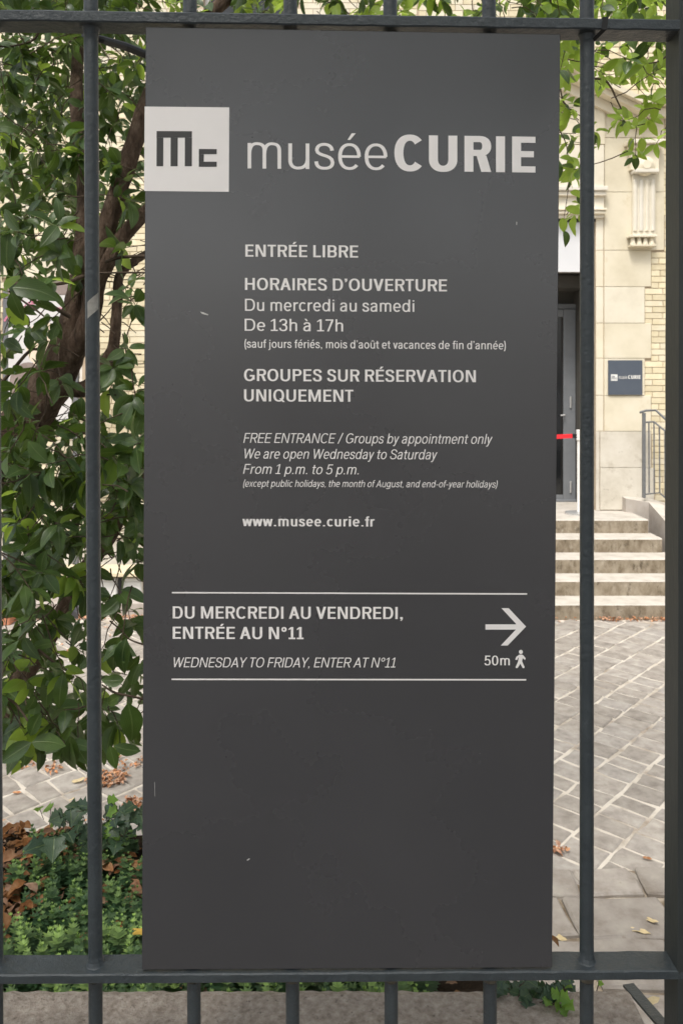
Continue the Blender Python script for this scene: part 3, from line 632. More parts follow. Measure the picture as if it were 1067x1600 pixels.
A = P(977, 779, 9.72); B = P(1013, 785, 9.58); C = P(1040, 816, 9.1); Dp = P(1090, 874, 8.5)
g = MB()
top = [A, B, C, Dp]; back = [Vector((A.x, D0 - .002, A.z + .01)), Vector((B.x + .1, D0 - .002, B.z + .015)), Vector((C.x + .45, D0 - .35, C.z + .08)), Vector((Dp.x + .45, Dp.y + .1, Dp.z))]
bot = [Vector((p.x, p.y, 0)) for p in top]
V = top + back + bot + [Vector((p.x, p.y, 0)) for p in back]
g.add(V, [(8, 9, 1, 0), (9, 10, 2, 1), (10, 11, 3, 2), (11, 15, 7, 3), (12, 8, 0, 4)], 0)
g.add(V[:8], [(0, 1, 5, 4), (1, 2, 6, 5), (2, 3, 7, 6)], 1)
g.obj('wall_face', [M['wing'], M['concrete']], wg)
hr_ = thing('handrail', 'grey metal handrail with thin balusters standing on the wing wall beside the steps', 'railing', P(1005, 775, 9.6))
hd_ = 9.62
q = lambda x, y, d=hd_: P(x, y, d)
hp = MB(); a = q(1003, 778); c = q(1007.5, 645); hp.box(a.x, c.x, hd_ - .02, hd_ + .02, a.z, c.z, .004); hp.obj('post', M['rail'], hr_)
t1 = MB(); t1.tube([q(999, 644.5), q(1009, 641.5), q(1024, 641), q(1038, 654, 9.5), q(1075, 690, 9.1)], [.014] * 5, 8); t1.obj('top_rail', M['rail'], hr_)
t1 = MB(); t1.tube([q(1005, 660), q(1021, 659), q(1038, 673, 9.5), q(1075, 709, 9.1)], [.011] * 4, 8); t1.obj('lower_rail', M['rail'], hr_)
for k, (x, yt, d) in enumerate(((1013, 660, 9.62), (1021, 659.5, 9.62), (1029.5, 666, 9.56), (1038, 673, 9.5), (1047, 682, 9.4), (1056, 691, 9.3), (1065, 700, 9.2))):
    t1 = MB(); t1.tube([q(x, yt, d), q(x + .5, 770 + max(0, k - 2) * 7, d)], .009, 6); t1.obj('baluster', M['rail'], hr_)
t1 = MB(); t1.tube([q(1005, 772.5), q(1030, 770), q(1075, 812, 9.1)], .009, 6); t1.obj('bottom_rail', M['rail'], hr_)
bp = thing('barrier_post', 'slim white belt barrier post standing on the landing in front of the door', 'barrier', P(904, 797, 9.82))
t1 = MB(); a = P(904, 797, 9.6); t1.tube([(a.x, a.y, LZ), (a.x, a.y, LZ + .02), (a.x, a.y, LZ + .03)], [.165, .165, .03], 28); t1.obj('base', M['steel'], bp)
t1 = MB(); t1.tube([(a.x, a.y, LZ + .03), (a.x, a.y, EYE - (672 - CY) / F * 9.6)], .023, 16); t1.obj('pole', M['white_paint'], bp)
zb = EYE - (680.5 - CY) / F * 9.6
t1 = MB(); t1.box(a.x - .03, a.x + .03, a.y - .035, a.y + .03, zb - .06, zb + .07, .008); t1.obj('belt_head', M['white_paint'], bp)
t1 = MB(); t1.box(a.x + .008, a.x + .028, a.y - .038, a.y - .034, zb - .05, zb + .03, .001); t1.obj('belt_clip', M['black'], bp)
t1 = MB(); t1.box(a.x - .08, a.x - .03, a.y - .012, a.y + .012, zb - .03, zb + .02, .004); t1.obj('belt_end', M['black'], bp)
t1 = MB(); n = 16; V = []
for k in range(n + 1):
    x = a.x - .08 - k * 1.25 / n; sag = -.02 * math.sin(math.pi * k / n)
    V += [(x, a.y - .002, zb - .03 + sag), (x, a.y - .002, zb + .02 + sag), (x, a.y + .002, zb + .02 + sag), (x, a.y + .002, zb - .03 + sag)]
Fc = [(4 * k + j, 4 * k + (j + 1) % 4, 4 * k + 4 + (j + 1) % 4, 4 * k + 4 + j) for k in range(n) for j in range(4)]
t1.add(V, Fc); t1.obj('belt', M['red'], bp)

# ------------------------------------------------------------------ left background: stone kerb, bench with boxes, display panel, planter, paper
kb = thing('stone_kerb', 'low grey stone kerb behind the tree at the foot of the bench', 'kerb', (-2.6, 8.1, 0))
x = -6.0
while x < .4:
    L_ = random.uniform(.8, 1.1); MB().box(x + .004, x + L_ - .004, 8.0, 8.22, -.02, .15 + random.uniform(-.004, .004), .014).obj('stone_block', M['wing'], kb); x += L_
bn = thing('long_bench', 'long pale board bench on thin dark legs against the building left of the large sign', 'bench', (-2.6, 8.6, 0))
a = P(62, 891, 8.5); c = P(300, 901, 8.5)
MB().box(a.x, c.x, 8.42, 8.82, .30, .345, .006).obj('seat', M['wood'], bn)
for px in (84, 187, 286):
    X_ = (px - CX) / F * 8.45; MB().box(X_ - .014, X_ + .014, 8.45, 8.75, 0, .30, .003).obj('leg', M['black'], bn)
gp = 'boxes stored under the bench'
for (p0, p1, mt, lb_) in ((60, 82, 'white_paint', 'white box at the left end under the bench'), (88, 113, 'navy', 'dark navy box under the bench'), (116, 150, 'white_paint', 'white box under the bench next to the navy one'), (154, 184, 'white_paint', 'white box under the bench just left of its thin dark leg'), (191, 222, 'white_paint', 'pale box under the bench beside the edge of the large sign')):
    bx = MB(); xa_, xb_ = (p0 - CX) / F * 8.5, (p1 - CX) / F * 8.5
    rt = thing('storage_box', lb_, 'box', ((xa_ + xb_) / 2, 8.6, 0), gp)
    MB().box(xa_, xb_, 8.5, 8.72, .0, .235, .012).obj('body', M[mt], rt); MB().box(xa_ - .006, xb_ + .006, 8.494, 8.726, .237, .27, .006).obj('lid', M[mt], rt)
dp = thing('display_panel', 'tall exhibition panel showing a pale face under pink flourishes, half hidden by the tree', 'display', P(55, 700, 8.9))
dd = 8.9
for px in (9, 118):
    X_ = (px - CX) / F * dd; MB().box(X_ - .03, X_ + .03, dd, dd + .05, 0, FZ(452, dd), .005).obj('post', M['rail'], dp)
a = P(14, 461, dd); c = P(113, 660, dd)
MB().box(a.x, c.x, dd - .006, dd + .014, c.z, a.z, .002).obj('board', M['poster'], dp)
MB().box(a.x, c.x, dd - .01, dd + .018, a.z + .002, a.z + .11, .002).obj('header', M['poster_brown'], dp)
def ell(b, px, py, rx, ry, d, n=24, a0=0, a1=360, th=None):
    c0 = P(px, py, d); rx *= d / F; ry *= d / F
    ring = [(c0.x + rx * math.cos(R(a0 + (a1 - a0) * k / n)), d, c0.z + ry * math.sin(R(a0 + (a1 - a0) * k / n))) for k in range(n + 1)]
    if th is None: b.add(ring[:-1], [tuple(range(n))])
    else:
        t_ = th * d / F; inn = [(c0.x + (rx - t_) * math.cos(R(a0 + (a1 - a0) * k / n)), d, c0.z + (ry - t_) * math.sin(R(a0 + (a1 - a0) * k / n))) for k in range(n + 1)]
        b.add(ring + inn, [(k, k + 1, n + 2 + k, n + 1 + k) for k in range(n)])
b = MB(); ell(b, 68, 538, 27, 36, dd - .0075); b.obj('face_print', M['poster_skin'], dp)
b = MB(); ell(b, 64, 524, 4.5, 2.2, dd - .009, th=.8); ell(b, 64, 524, 1.5, 1.5, dd - .0095); ell(b, 83, 525, 4.5, 2.2, dd - .009, th=.8); ell(b, 83, 525, 1.5, 1.5, dd - .0095); ell(b, 64, 519, 7, 3, dd - .009, a0=20, a1=160, th=.9); ell(b, 83, 520, 7, 3, dd - .009, a0=20, a1=160, th=.9); ell(b, 74, 552, 6, 2, dd - .009, a0=180, a1=360, th=1); ell(b, 74, 541, 3, 3, dd - .009, a0=190, a1=300, th=.8); b.obj('face_lines', M['poster_brown'], dp)
b = MB(); ell(b, 45, 600, 30, 34, dd - .0068); b.obj('dress_print', M['poster_brown'], dp)
b = MB(); ell(b, 30, 505, 24, 18, dd - .0085, a0=60, a1=170, th=3); ell(b, 52, 500, 20, 30, dd - .0087, a0=70, a1=150, th=1.5); ell(b, 55, 472, 6, 3.5, dd - .0089); ell(b, 62, 476, 4, 5, dd - .0091); ell(b, 48, 476, 4, 2, dd - .0093); ell(b, 90, 500, 22, 20, dd - .0085, a0=30, a1=120, th=1.6); b.obj('flourish_print', M['tree_pink'], dp)
pt = thing('planter', 'low terracotta trough standing at the far left edge of the courtyard', 'planter', P(14, 945, 8.0))
a = P(-12, 922, 7.9); c = P(29, 958, 7.9)
g = MB(); g.box(a.x, c.x, 7.7, 7.95, .0, .20, .012); g.obj('trough', M['terracotta'], pt); g = MB(); g.box(a.x - .01, c.x + .01, 7.69, 7.96, .202, .235, .008); g.obj('rim', M['terracotta'], pt)
pp = P(117, 950, 2.9)
b = MB(); V = []
for k in range(7):
    z = pp.z + .035 - k * .0125; V += [(pp.x - .012 - .002 * math.sin(k), 2.9 + .004 * math.sin(k * 1.3), z), (pp.x + .013, 2.903 + .004 * math.sin(k * 1.1), z)]
b.add(V, [(2 * k, 2 * k + 1, 2 * k + 3, 2 * k + 2) for k in range(6)])
M['paper'] = mat('lilac_paper', [(.5, .47, .58), (.62, .6, .68)], 30, .7)
tag(b.obj('paper_tag', M['paper']), 'small pale lilac paper tag hanging from the thin leaning stem', 'tag')

# ------------------------------------------------------------------ low wall under the fence, planting bed
wl_ = thing('low_wall', 'low stone wall with rough speckled coping carrying the iron fence', 'wall', (0, 1, .7))
CZ = EYE - .875
def rough_box(b, x0, x1, y0, y1, z0, z1, n, m, amp):
    # gridded top and back/front edges with irregular relief
    V = []; Fc = []
    for j in range(m + 1):
        for i in range(n + 1):
            e = .35 if i in (0, n) or j in (0, m) else 1
            V.append((x0 + (x1 - x0) * i / n + (random.uniform(-amp, amp) if 0 < i < n else 0), y0 + (y1 - y0) * j / m + random.uniform(-amp, amp) * .8, z1 - (amp * 2 if j in (0, m) else 0) + random.uniform(-amp, amp) * .35 * e))
    for j in range(m):
        for i in range(n):
            a = j * (n + 1) + i; Fc.append((a, a + 1, a + n + 2, a + n + 1))
    base = len(V)
    for j in (0, m):
        for i in range(n + 1): V.append((V[j * (n + 1) + i][0], (y0 if j == 0 else y1), z0))
    for i in range(n):
        Fc.append((i, base + i, base + i + 1, i + 1)); a = m * (n + 1) + i; Fc.append((a, a + 1, base + n + 2 + i, base + n + 1 + i))
    for i in (0, n): Fc.append(tuple([j * (n + 1) + i for j in range(m + 1)] + [base + n + 1 + i, base + i]))
    b.add(V, Fc)
for (a, c) in ((-3.2, -1.9), (-1.9, -.72), (-.72, .418)):
    b = MB(); rough_box(b, a + .002, c - .002, .83, 1.165, CZ - .13, CZ, int((c - a) / .012), 24, .0025); b.obj('coping_stone', M['coping'], wl_)
MB().box(-3.2, .40, .86, 1.13, 0, CZ - .132, .005).obj('wall_body', M['wing'], wl_)
# low sloping iron stop beside the right end of the coping
st = thing('iron_stop', 'flat dark iron strap slanting down at the bottom right corner beside the gate post', 'strap', P(1010, 1570, 1.2))
a = P(981, 1537, 1.24); c = P(1046, 1612, 1.12)
dr = (c - a).normalized(); nn = Vector((0, -.35, 1)).normalized(); sdv = dr.cross(nn).normalized() * .0085
b = MB(); V = []
for k, p in enumerate((a, a.lerp(c, .5), c)):
    for s1 in (1, -1):
        for s2 in (0, 1): V.append(p + sdv * s1 - nn * .005 * s2)
b.add(V, [(0, 2, 3, 1), (0, 4, 6, 2), (4, 8, 10, 6), (1, 3, 7, 5), (5, 7, 11, 9), (0, 1, 5, 4), (4, 5, 9, 8), (2, 6, 7, 3), (6, 10, 11, 7), (8, 9, 11, 10)]); b.obj('strap', M['iron'], st)
b = MB(); b.box(.424, .60, .9, 1.19, .5, P(1010, 1640, 1.15).z, .01); b.obj('gate_footing', M['coping'], wl_)

BY0, BY1, BZ = 1.168, 1.80, 1.30
bed = thing('planting_bed', 'raised bed of dark soil behind the fence', 'flower bed', (-1, 1.5, 0))
b = MB(); n, m = 60, 20; V = []
for j in range(m + 1):
    for i in range(n + 1): V.append((-3.2 + 3.45 * i / n, BY0 + (BY1 - BY0) * j / m, BZ + random.uniform(-.012, .012)))
b.add(V, [(j * (n + 1) + i, j * (n + 1) + i + 1, (j + 1) * (n + 1) + i + 1, (j + 1) * (n + 1) + i) for j in range(m) for i in range(n)]); b.obj('soil', M['soil'], bed)
MB().box(-3.2, .25, BY1, BY1 + .06, 0, BZ - .05, .006).obj('retaining_edge', M['wing'], bed)
MB().box(.25, .30, BY0 + .002, BY1 + .06, 0, BZ + .015, .006).obj('retaining_edge', M['wing'], bed)

# ------------------------------------------------------------------ leaves
def leaf_geo(L=1, W=.42, fold=.25, droop=.25, seg=6, wav=.0, tip=.85):
    """elliptic leaf along +x, midrib folded; returns verts, faces, uv per vertex"""
    V = []; UV = []
    for i in range(seg + 1):
        t = i / seg; w_ = W / 2 * (math.sin(math.pi * min(1, t ** tip)) ** .8 if 0 < t < 1 else 0) * (1 - .12 * t); x = L * (t - .06 * t * t); sw = .06 * math.sin(t * 3.1) * math.sin(W * 40)
        z = -droop * L * t * t; wv_ = wav * math.sin(t * 11)
        if i in (0, seg): V.append((x, 0, z)); UV.append((0, t))
        else:
            V.append((x, w_ + sw, z + w_ * fold + wv_)); V.append((x, sw, z)); V.append((x, -w_ + sw, z + w_ * fold - wv_)); UV += [(1, t), (0, t), (-1, t)]
    Fc = [(0, 1, 2), (0, 2, 3)]
    for i in range(seg - 2):
        a = 1 + 3 * i; Fc += [(a, a + 3, a + 4, a + 1), (a + 1, a + 4, a + 5, a + 2)]
    a = 1 + 3 * (seg - 2); e = len(V) - 1; Fc += [(a, e, a + 1), (a + 1, e, a + 2)]
    return V, Fc, UV
def leaf_mesh(name, geo, m):
    V, Fc, UV = geo; me = mesh(name, V, Fc, m, True); uv = me.uv_layers.new(name='UVMap')
    for lp in me.loops: uv.data[lp.index].uv = UV[lp.vertex_index]
    return me
geos = [leaf_geo(1, random.uniform(.40, .62), random.uniform(.1, .45), random.uniform(.0, .5), 7, random.uniform(0, .03), random.uniform(.7, 1.05)) for _ in range(14)]
def frame(dirv, up):
    x = dirv.normalized(); y = up.cross(x)
    if y.length < 1e-3: y = Vector((0, 1, 0))
    y.normalize(); z = x.cross(y); return Matrix((x, y, z)).transposed()
tree = thing('evergreen_tree', 'broad leaved evergreen tree with a forking reddish brown trunk behind the fence', 'tree', P(-60, 1100, 2.6))
leaves = []                                             # (pos, 3x3, size, geo, bright)
twigs = MB()
ZUP = Vector((0, 0, 1))
def whorl(p, axis, n, size, bright):
    axis = axis.normalized(); s0 = random.uniform(0, 6.28)
    side = axis.orthogonal().normalized(); s2 = axis.cross(side)
    for k in range(n):
        th = s0 + k * 2.4 + random.uniform(-.3, .3); el = random.uniform(.15, .9)
        dv = (side * math.cos(th) + s2 * math.sin(th)) + axis * el + Vector((0, 0, -.25))
        pos = p - axis * (k * .006)
        upv = (ZUP + axis * .8 + Vector((random.uniform(-.5, .5), random.uniform(-.6, .3), random.uniform(-.3, .3)))).normalized()
        leaves.append((pos + dv.normalized() * .006, frame(dv, upv), size * random.uniform(.65, 1.15), random.randrange(14), bright and random.random() < .85 or random.random() < .05))
def cluster(px, py, d, size=.07, bright=False, n=None, tl=None):
    p = P(px, py, d); axis = Vector((random.uniform(-1, 1), random.uniform(-1, .6), random.uniform(-.9, .45 if py < 900 else -.2)))
    tl = tl or random.uniform(.08, .2); q0 = p - axis.normalized() * tl; mid = (p + q0) / 2 + Vector((0, 0, random.uniform(-.01, .02)))
    twigs.tube([q0, q0.lerp(mid, .5) + Vector((random.uniform(-.008, .008), 0, random.uniform(-.008, .008))), mid, mid.lerp(p, .5) + Vector((random.uniform(-.006, .006), 0, random.uniform(-.006, .006))), p], [.0019, .0018, .0016, .0014, .001], 5, .1)
    whorl(p, axis, n or random.randint(5, 8), size, bright)
    if random.random() < .5: 
        side = Vector((random.uniform(-1, 1), random.uniform(-1, 1), random.uniform(-.5, .5))); leaves.append((mid, frame(side, ZUP), size * random.uniform(.6, 1), random.randrange(14), bright and random.random() < .7))
    return q0
DM = {-50: '99999', 0: '99999', 50: '75778', 100: '75768', 150: '77754', 200: '77722', 250: '66734', 300: '77644', 350: '77432', 400: '75202', 450: '30001', 500: '43101', 550: '42112', 600: '43334',
      650: '55556', 700: '88878', 750: '99989', 800: '98777', 850: '87433', 900: '75212', 950: '76322', 1000: '87424', 1050: '77434', 1100: '77534', 1150: '43421'}
for y0_, row in DM.items():
    for c_, ch in enumerate(row):
        dens = int(ch); far = y0_ < 350
        k = dens * (1.25 if far else .66)
        k = int(k) + (random.random() < k - int(k))
        for _ in range(k):
            px = c_ * 45 + random.uniform(0, 45); py = y0_ + random.uniform(0, 50)
            d = random.uniform(2.4, 4.2) if far else random.uniform(1.95, 3.0)
            if y0_ >= 1100: py = min(py, 1165); d = random.uniform(2.0, 2.5)
            cluster(px, py, d, random.uniform(.062, .085) if far else random.uniform(.066, .088), random.random() < (.07 if far else .12 if y0_ > 950 else .02))
for _ in range(190):                                    # the crown going on outside the frame and behind the sign
    px = random.uniform(-420, -10); py = random.uniform(-300, 1150); cluster(px, py, random.uniform(2.1, 4), .075)
for _ in range(230):
    px = random.uniform(225, 870); py = random.uniform(-380, 230 - (px - 225) * .1); cluster(px, py, random.uniform(2.5, 4.3), .07, random.random() < .4)
for _ in range(70): cluster(random.uniform(225, 880), random.uniform(-60, 30), random.uniform(2.4, 3.6), .07, random.random() < .45)
for _ in range(110): cluster(random.uniform(0, 1100), random.uniform(-420, -30), random.uniform(2.3, 4.0), .07, random.random() < .5)
for _ in range(60): cluster(random.uniform(225, 330), random.uniform(230, 1080), random.uniform(2.1, 3.2), .075)
RM = {-40: '999', 0: '999', 55: '767', 100: '677', 150: '746', 200: '612', 250: '400', 300: '300'}
for y0_, row in RM.items():
    for c_, ch in enumerate(row):
        k = int(ch) * (.95 if y0_ < 50 else .75); k = int(k) + (random.random() < k - int(k))
        for _ in range(k):
            px = (872, 928, 985)[c_] + random.uniform(0, (36, 57, 55)[c_]); py = y0_ + random.uniform(0, 50)
            cluster(px, py, random.uniform(2.5, 3.5), random.uniform(.06, .085), True, n=random.randint(3, 6))
# hand placed single leaves that show clearly in the photograph: px, py base, depth, direction in image, length m, bright
for (px, py, d, dx, dy, L_, br_) in ((198, 997, 1.95, -.1, 1, .095, 0), (200, 1098, 1.9, .1, 1, .105, 0), (195, 1062, 2.0, -1, -.05, .062, 0), (190, 1085, 2.0, -1, .5, .06, 0), (178, 1165, 2.0, 1, .2, .07, 0), (172, 1165, 2.0, .3, 1, .065, 0), (206, 1070, 2.0, .4, -1, .06, 0),
      (170, 1000, 2.0, .6, 1, .06, 0), (50, 1160, 1.9, -.9, .5, .09, 0), (50, 1160, 1.9, 1, .1, .085, 0), (48, 1150, 1.9, .5, -1, .07, 0), (110, 1150, 2.0, .2, 1, .09, 0), (112, 1160, 2.0, -.1, 1, .10, 0), (20, 450, 2.0, 1, .15, .12, 0), (12, 420, 2.0, .1, -1, .1, 0), (18, 455, 2.0, .2, 1, .08, 0), (128, 620, 2.1, -.1, 1, .055, 0),
      (968, 92, 2.9, .1, 1, .10, 1), (950, 128, 2.9, 1, .1, .08, 1), (1002, 215, 3.0, -.1, 1, .07, 1), (985, 215, 3.0, .1, 1, .06, 1), (880, 360, 2.9, .3, 1, .06, 0), (890, 300, 2.9, 1, .4, .06, 1), (878, 340, 2.9, .1, 1, .06, 1), (882, 325, 2.9, 1, .3, .07, 1), (900, 275, 2.9, -1, .4, .07, 1), (893, 245, 2.9, -.3, 1, .08, 1)):
    dv = Vector((dx, random.uniform(-.25, .1), -dy)); leaves.append((P(px, py, d), frame(dv, Vector((random.uniform(-.3, .3), -1, .4))), L_, random.randrange(14), bool(br_)))
def lscore(l):
    p = l[0]; 
    if p.y < 1.2: return 0
    px = CX + F * p.x / p.y; py = CY + F * (EYE - p.z) / p.y
    if not (-5 < px < 222 or 872 < px < 1040) or not (-5 < py < 1240): return 0
    return l[2] / p.y
leaves.sort(key=lscore, reverse=True)
LM = [[leaf_mesh('leaf', g_, M['leaf']), leaf_mesh('leaf', g_, M['leaf_bright'])] for g_ in geos]
for l in leaves[:296]:
    o = link('leaf', LM[l[3]][1 if l[4] else 0], tree, l[0]); o.rotation_euler = l[1].to_euler(); o.scale = (l[2],) * 3
def bake(lst, name, mats, parent, gs):
    V = []; Fc = []; UV = []; mi = []; o0 = ORIG[parent.name] if parent else Vector((0, 0, 0))
    for (p, m3, s, gi, br_) in lst:
        gv, gf, gu = gs[gi]; b0 = len(V)
        A_ = np.array(m3) * s; vv = np.array(gv) @ A_.T + np.array(p - o0)
        V += vv.tolist(); Fc += [tuple(i + b0 for i in f) for f in gf]; UV += gu; mi += [int(br_)] * len(gf)
    me = mesh(name, V, Fc, mats, True, mi); uv = me.uv_layers.new(name='UVMap')
    li = np.empty(len(me.loops), dtype=np.int32); me.loops.foreach_get('vertex_index', li)
    uv.data.foreach_set('uv', np.array(UV, dtype=np.float32)[li].ravel())
    return link(name, me, parent)
tag(bake(leaves[296:], 'foliage', [M['leaf'], M['leaf_bright']], tree, geos), kind='stuff')
# trunk and limbs
def limb(name, pts, parent, jit=.06, n=14, m=M['bark'], k=7):
    cp = [(*P(px, py, d), r) for (px, py, d, r) in pts]; sp = spline(cp, k); b = MB(); b.tube([s[:3] for s in sp], [max(.001, s[3]) for s in sp], n, jit); return b.obj(name, m, parent, True)
tr_ = limb('trunk', [(-260, 1900, 2.7, .10), (-150, 1200, 2.7, .085), (-70, 850, 2.65, .080), (0, 705, 2.6, .072), (55, 640, 2.6, .070), (100, 560, 2.6, .062), (122, 480, 2.6, .045), (130, 400, 2.62, .033), (134, 300, 2.7, .027), (120, 150, 2.8, .022), (130, 0, 3.0, .018), (150, -200, 3.1, .012)], tree, n=20)
limb('branch', [(60, 625, 2.6, .03), (98, 580, 2.59, .036), (138, 505, 2.55, .034), (152, 420, 2.52, .032), (172, 340, 2.5, .030), (205, 240, 2.5, .028), (245, 130, 2.55, .026), (330, 20, 2.6, .022), (480, -80, 2.8, .018), (700, -110, 2.9, .014), (900, -60, 3.0, .009), (990, 10, 3.0, .006)], tree)
limb('branch', [(140, 500, 2.55, .015), (152, 445, 2.52, .024), (175, 400, 2.5, .024), (205, 355, 2.5, .023), (260, 310, 2.55, .022), (420, 220, 2.7, .018), (640, 140, 2.9, .012), (800, 110, 3.0, .007)], tree)
limb('branch', [(90, 610, 2.62, .02), (140, 605, 2.6, .028), (165, 572, 2.58, .028), (178, 540, 2.56, .019), (184, 470, 2.55, .016), (188, 430, 2.55, .015), (215, 405, 2.6, .013), (260, 380, 2.7, .010)], tree)
limb('branch', [(-60, 1250, 2.7, .05), (30, 1070, 2.75, .036), (95, 965, 2.8, .030), (135, 890, 2.8, .028), (170, 840, 2.8, .026), (215, 760, 2.8, .022), (300, 640, 2.9, .018)], tree)
for pts in ([(-30, 640, 2.3, .006), (40, 555, 2.3, .005), (60, 545, 2.35, .004)], [(15, 443, 2.3, .007), (45, 450, 2.3, .006), (80, 477, 2.35, .006), (110, 495, 2.4, .007)], [(10, 440, 2.3, .004), (90, 444, 2.35, .005), (130, 432, 2.5, .007)], [(15, 455, 2.3, .003), (60, 487, 2.3, .003), (70, 495, 2.3, .002)],
            [(150, 427, 2.3, .003), (190, 426, 2.3, .003), (228, 426, 2.3, .003)], [(165, 410, 2.35, .005), (190, 402, 2.35, .005), (235, 400, 2.35, .005)], [(160, 1070, 2.05, .002), (180, 1082, 2.0, .003), (215, 1090, 2.0, .003), (300, 1110, 2.1, .004)],
            [(172, 970, 2.1, .002), (190, 985, 2.1, .002), (205, 1000, 2.1, .002), (235, 1010, 2.1, .003)], [(0, 1085, 2.0, .003), (25, 1100, 2.0, .003), (50, 1135, 1.95, .002)], [(60, 1015, 2.1, .004), (100, 1045, 2.1, .003), (120, 1050, 2.1, .002)],
            [(40, -20, 2.6, .004), (60, 52, 2.5, .004), (20, 72, 2.5, .003), (-20, 70, 2.5, .003)],
            [(1060, 70, 2.9, .004), (1030, 95, 2.9, .003), (1000, 100, 2.9, .002)], [(925, 122, 2.9, .004), (948, 128, 2.9, .004), (965, 160, 2.9, .003), (976, 183, 2.9, .002)], [(870, 105, 2.9, .003), (880, 160, 2.9, .003), (900, 175, 2.9, .003)], [(872, 200, 2.9, .002), (885, 230, 2.9, .002), (888, 285, 2.9, .0015), (880, 345, 2.9, .001)], [(925, 104, 2.9, .003), (945, 105, 2.9, .002)]):
    limb('twig', pts, tree, .08, 7, M['twig'], 5)
for _ in range(70):                                     # fine bare twigs in the gaps beside the trunk
    px, py = (random.uniform(150, 225), random.uniform(400, 620)) if random.random() < .6 else (random.uniform(120, 225), random.uniform(780, 900))
    d = random.uniform(2.3, 2.8); p = P(px, py, d); v = Vector((random.uniform(-1, 1), random.uniform(-.5, .5), random.uniform(-.8, .8))).normalized(); L_ = random.uniform(.06, .14)
    twigs.tube([p, p + v * L_ * .5 + Vector((0, 0, random.uniform(-.01, .015))), p + v * L_ + Vector((0, 0, random.uniform(-.02, .03)))], [.0022, .0017, .001], 4)
tag(twigs.obj('twigs', M['twig'], tree, True), kind='stuff')

# ------------------------------------------------------------------ ground cover, ivy, dead leaves in the bed
V = []; Fc = []; TP = []
def blade(p, dv, up, L_, w_, tip):
    x = dv.normalized(); y = up.cross(x); 
    if y.length < 1e-4: y = Vector((1, 0, 0))
    y = y.normalized() * w_; b0 = len(V)
    V.extend([p, p + x * L_ * .45 + y + up * .0006, p + x * L_ + up * L_ * .12, p + x * L_ * .45 - y + up * .0006]); Fc.append((b0, b0 + 1, b0 + 2)); Fc.append((b0, b0 + 2, b0 + 3)); TP.extend([tip] * 4)
def sprig(base, ht, lean, s):
    top = base + Vector((lean[0], lean[1], ht)); ly = max(3, int(ht / .0085))
    for a in range(ly + 1):
        t = a / ly; p = base.lerp(top, t); k = 7 if a > ly - 3 else 5
        for j in range(k):
            th = j * 6.283 / k + a * .8 + random.uniform(-.2, .2); el = -.1 + .9 * max(0, t - .6) / .4 + (.6 if a == ly else 0)
            ln = s * (1.15 if a < ly - 2 else .95 - .22 * (a - ly + 2))
            blade(p, Vector((math.cos(th), math.sin(th), el)), ZUP, ln * random.uniform(.8, 1.1), ln * .24, min(1, max(0, (t - .62) * 2.6) * s_tip))
for _ in range(2300):
    x = random.uniform(-1.1, .15); y = random.uniform(BY0 + .03, BY1 - .08)
    px = CX + F * x / y
    nzv = math.sin(x * 11 + 1) + math.sin(y * 17 + x * 5) * .8
    if (y > 1.62 and nzv < .3) or (px < 60 - random.uniform(0, 45) and y > 1.40): continue
    s_tip = random.choice((.15, .4, .6, .8, 1.0, 1.0)) * (1 if y < 1.45 else .6); ht = random.uniform(.03, .085) * (1.1 if y < 1.4 else .8)
    sprig(Vector((x, y, BZ - .002)), ht, (random.uniform(-.015, .015), random.uniform(-.02, .01)), random.uniform(.008, .018))
me = mesh('groundcover', V, Fc, M['sedum']); at = me.attributes.new('tip', 'FLOAT', 'POINT'); at.data.foreach_set('value', TP)
tag(link('groundcover', me), 'low bright green groundcover with star shaped tips in the bed', 'groundcover', kind='stuff')
def dead_geo():
    V_, F_, U_ = leaf_geo(1, random.uniform(.4, .6), random.uniform(.2, 1.1), random.uniform(-.3, .5), 6, .05); return V_, F_, U_
dg = [dead_geo() for _ in range(6)]
def litter(name, spots, size, m, label, z=0, h=.02):
    lst = []
    for (cx, cy, rx, ry, n) in spots:
        for _ in range(n):
            a = random.uniform(0, 6.28); r_ = math.sqrt(random.random()); x, y = cx + rx * r_ * math.cos(a), cy + ry * r_ * math.sin(a)
            dv = Vector((random.uniform(-1, 1), random.uniform(-1, 1), random.uniform(-.25, .35)))
            lst.append((Vector((x, y, z + random.uniform(.004, h))), frame(dv, (ZUP + Vector((random.uniform(-.6, .6), random.uniform(-.6, .6), 0))).normalized()), size * random.uniform(.6, 1.2), random.randrange(6), 0))
    return tag(bake(lst, name, [m], None, dg), label, 'leaf litter', kind='stuff')
litter('bed_litter', [(-.67, 1.68, .12, .10, 150), (-.63, 1.50, .07, .10, 90), (-.45, 1.55, .12, .10, 30), (-.22, 1.40, .05, .12, 40), (-.40, 1.6, .15, .12, 30), (-.2, 1.3, .4, .12, 60), (-.9, 1.4, .3, .25, 80), (-.25, 1.19, .75, .02, 90), (-.4, 1.5, .8, .3, 120)], .036, M['dead'], 'brown dead leaves lying among the plants of the bed', BZ, .035)
spots = []
for x in np.arange(-3.9, -.6, .09): spots.append((x, 7.93, .06, .05 + random.random() * .04, random.randint(18, 34)))
for x in np.arange(1.7, 4.2, .10): spots.append((x, 7.86, .06, .03, random.randint(2, 5) if x < 2.6 else random.randint(10, 26)))
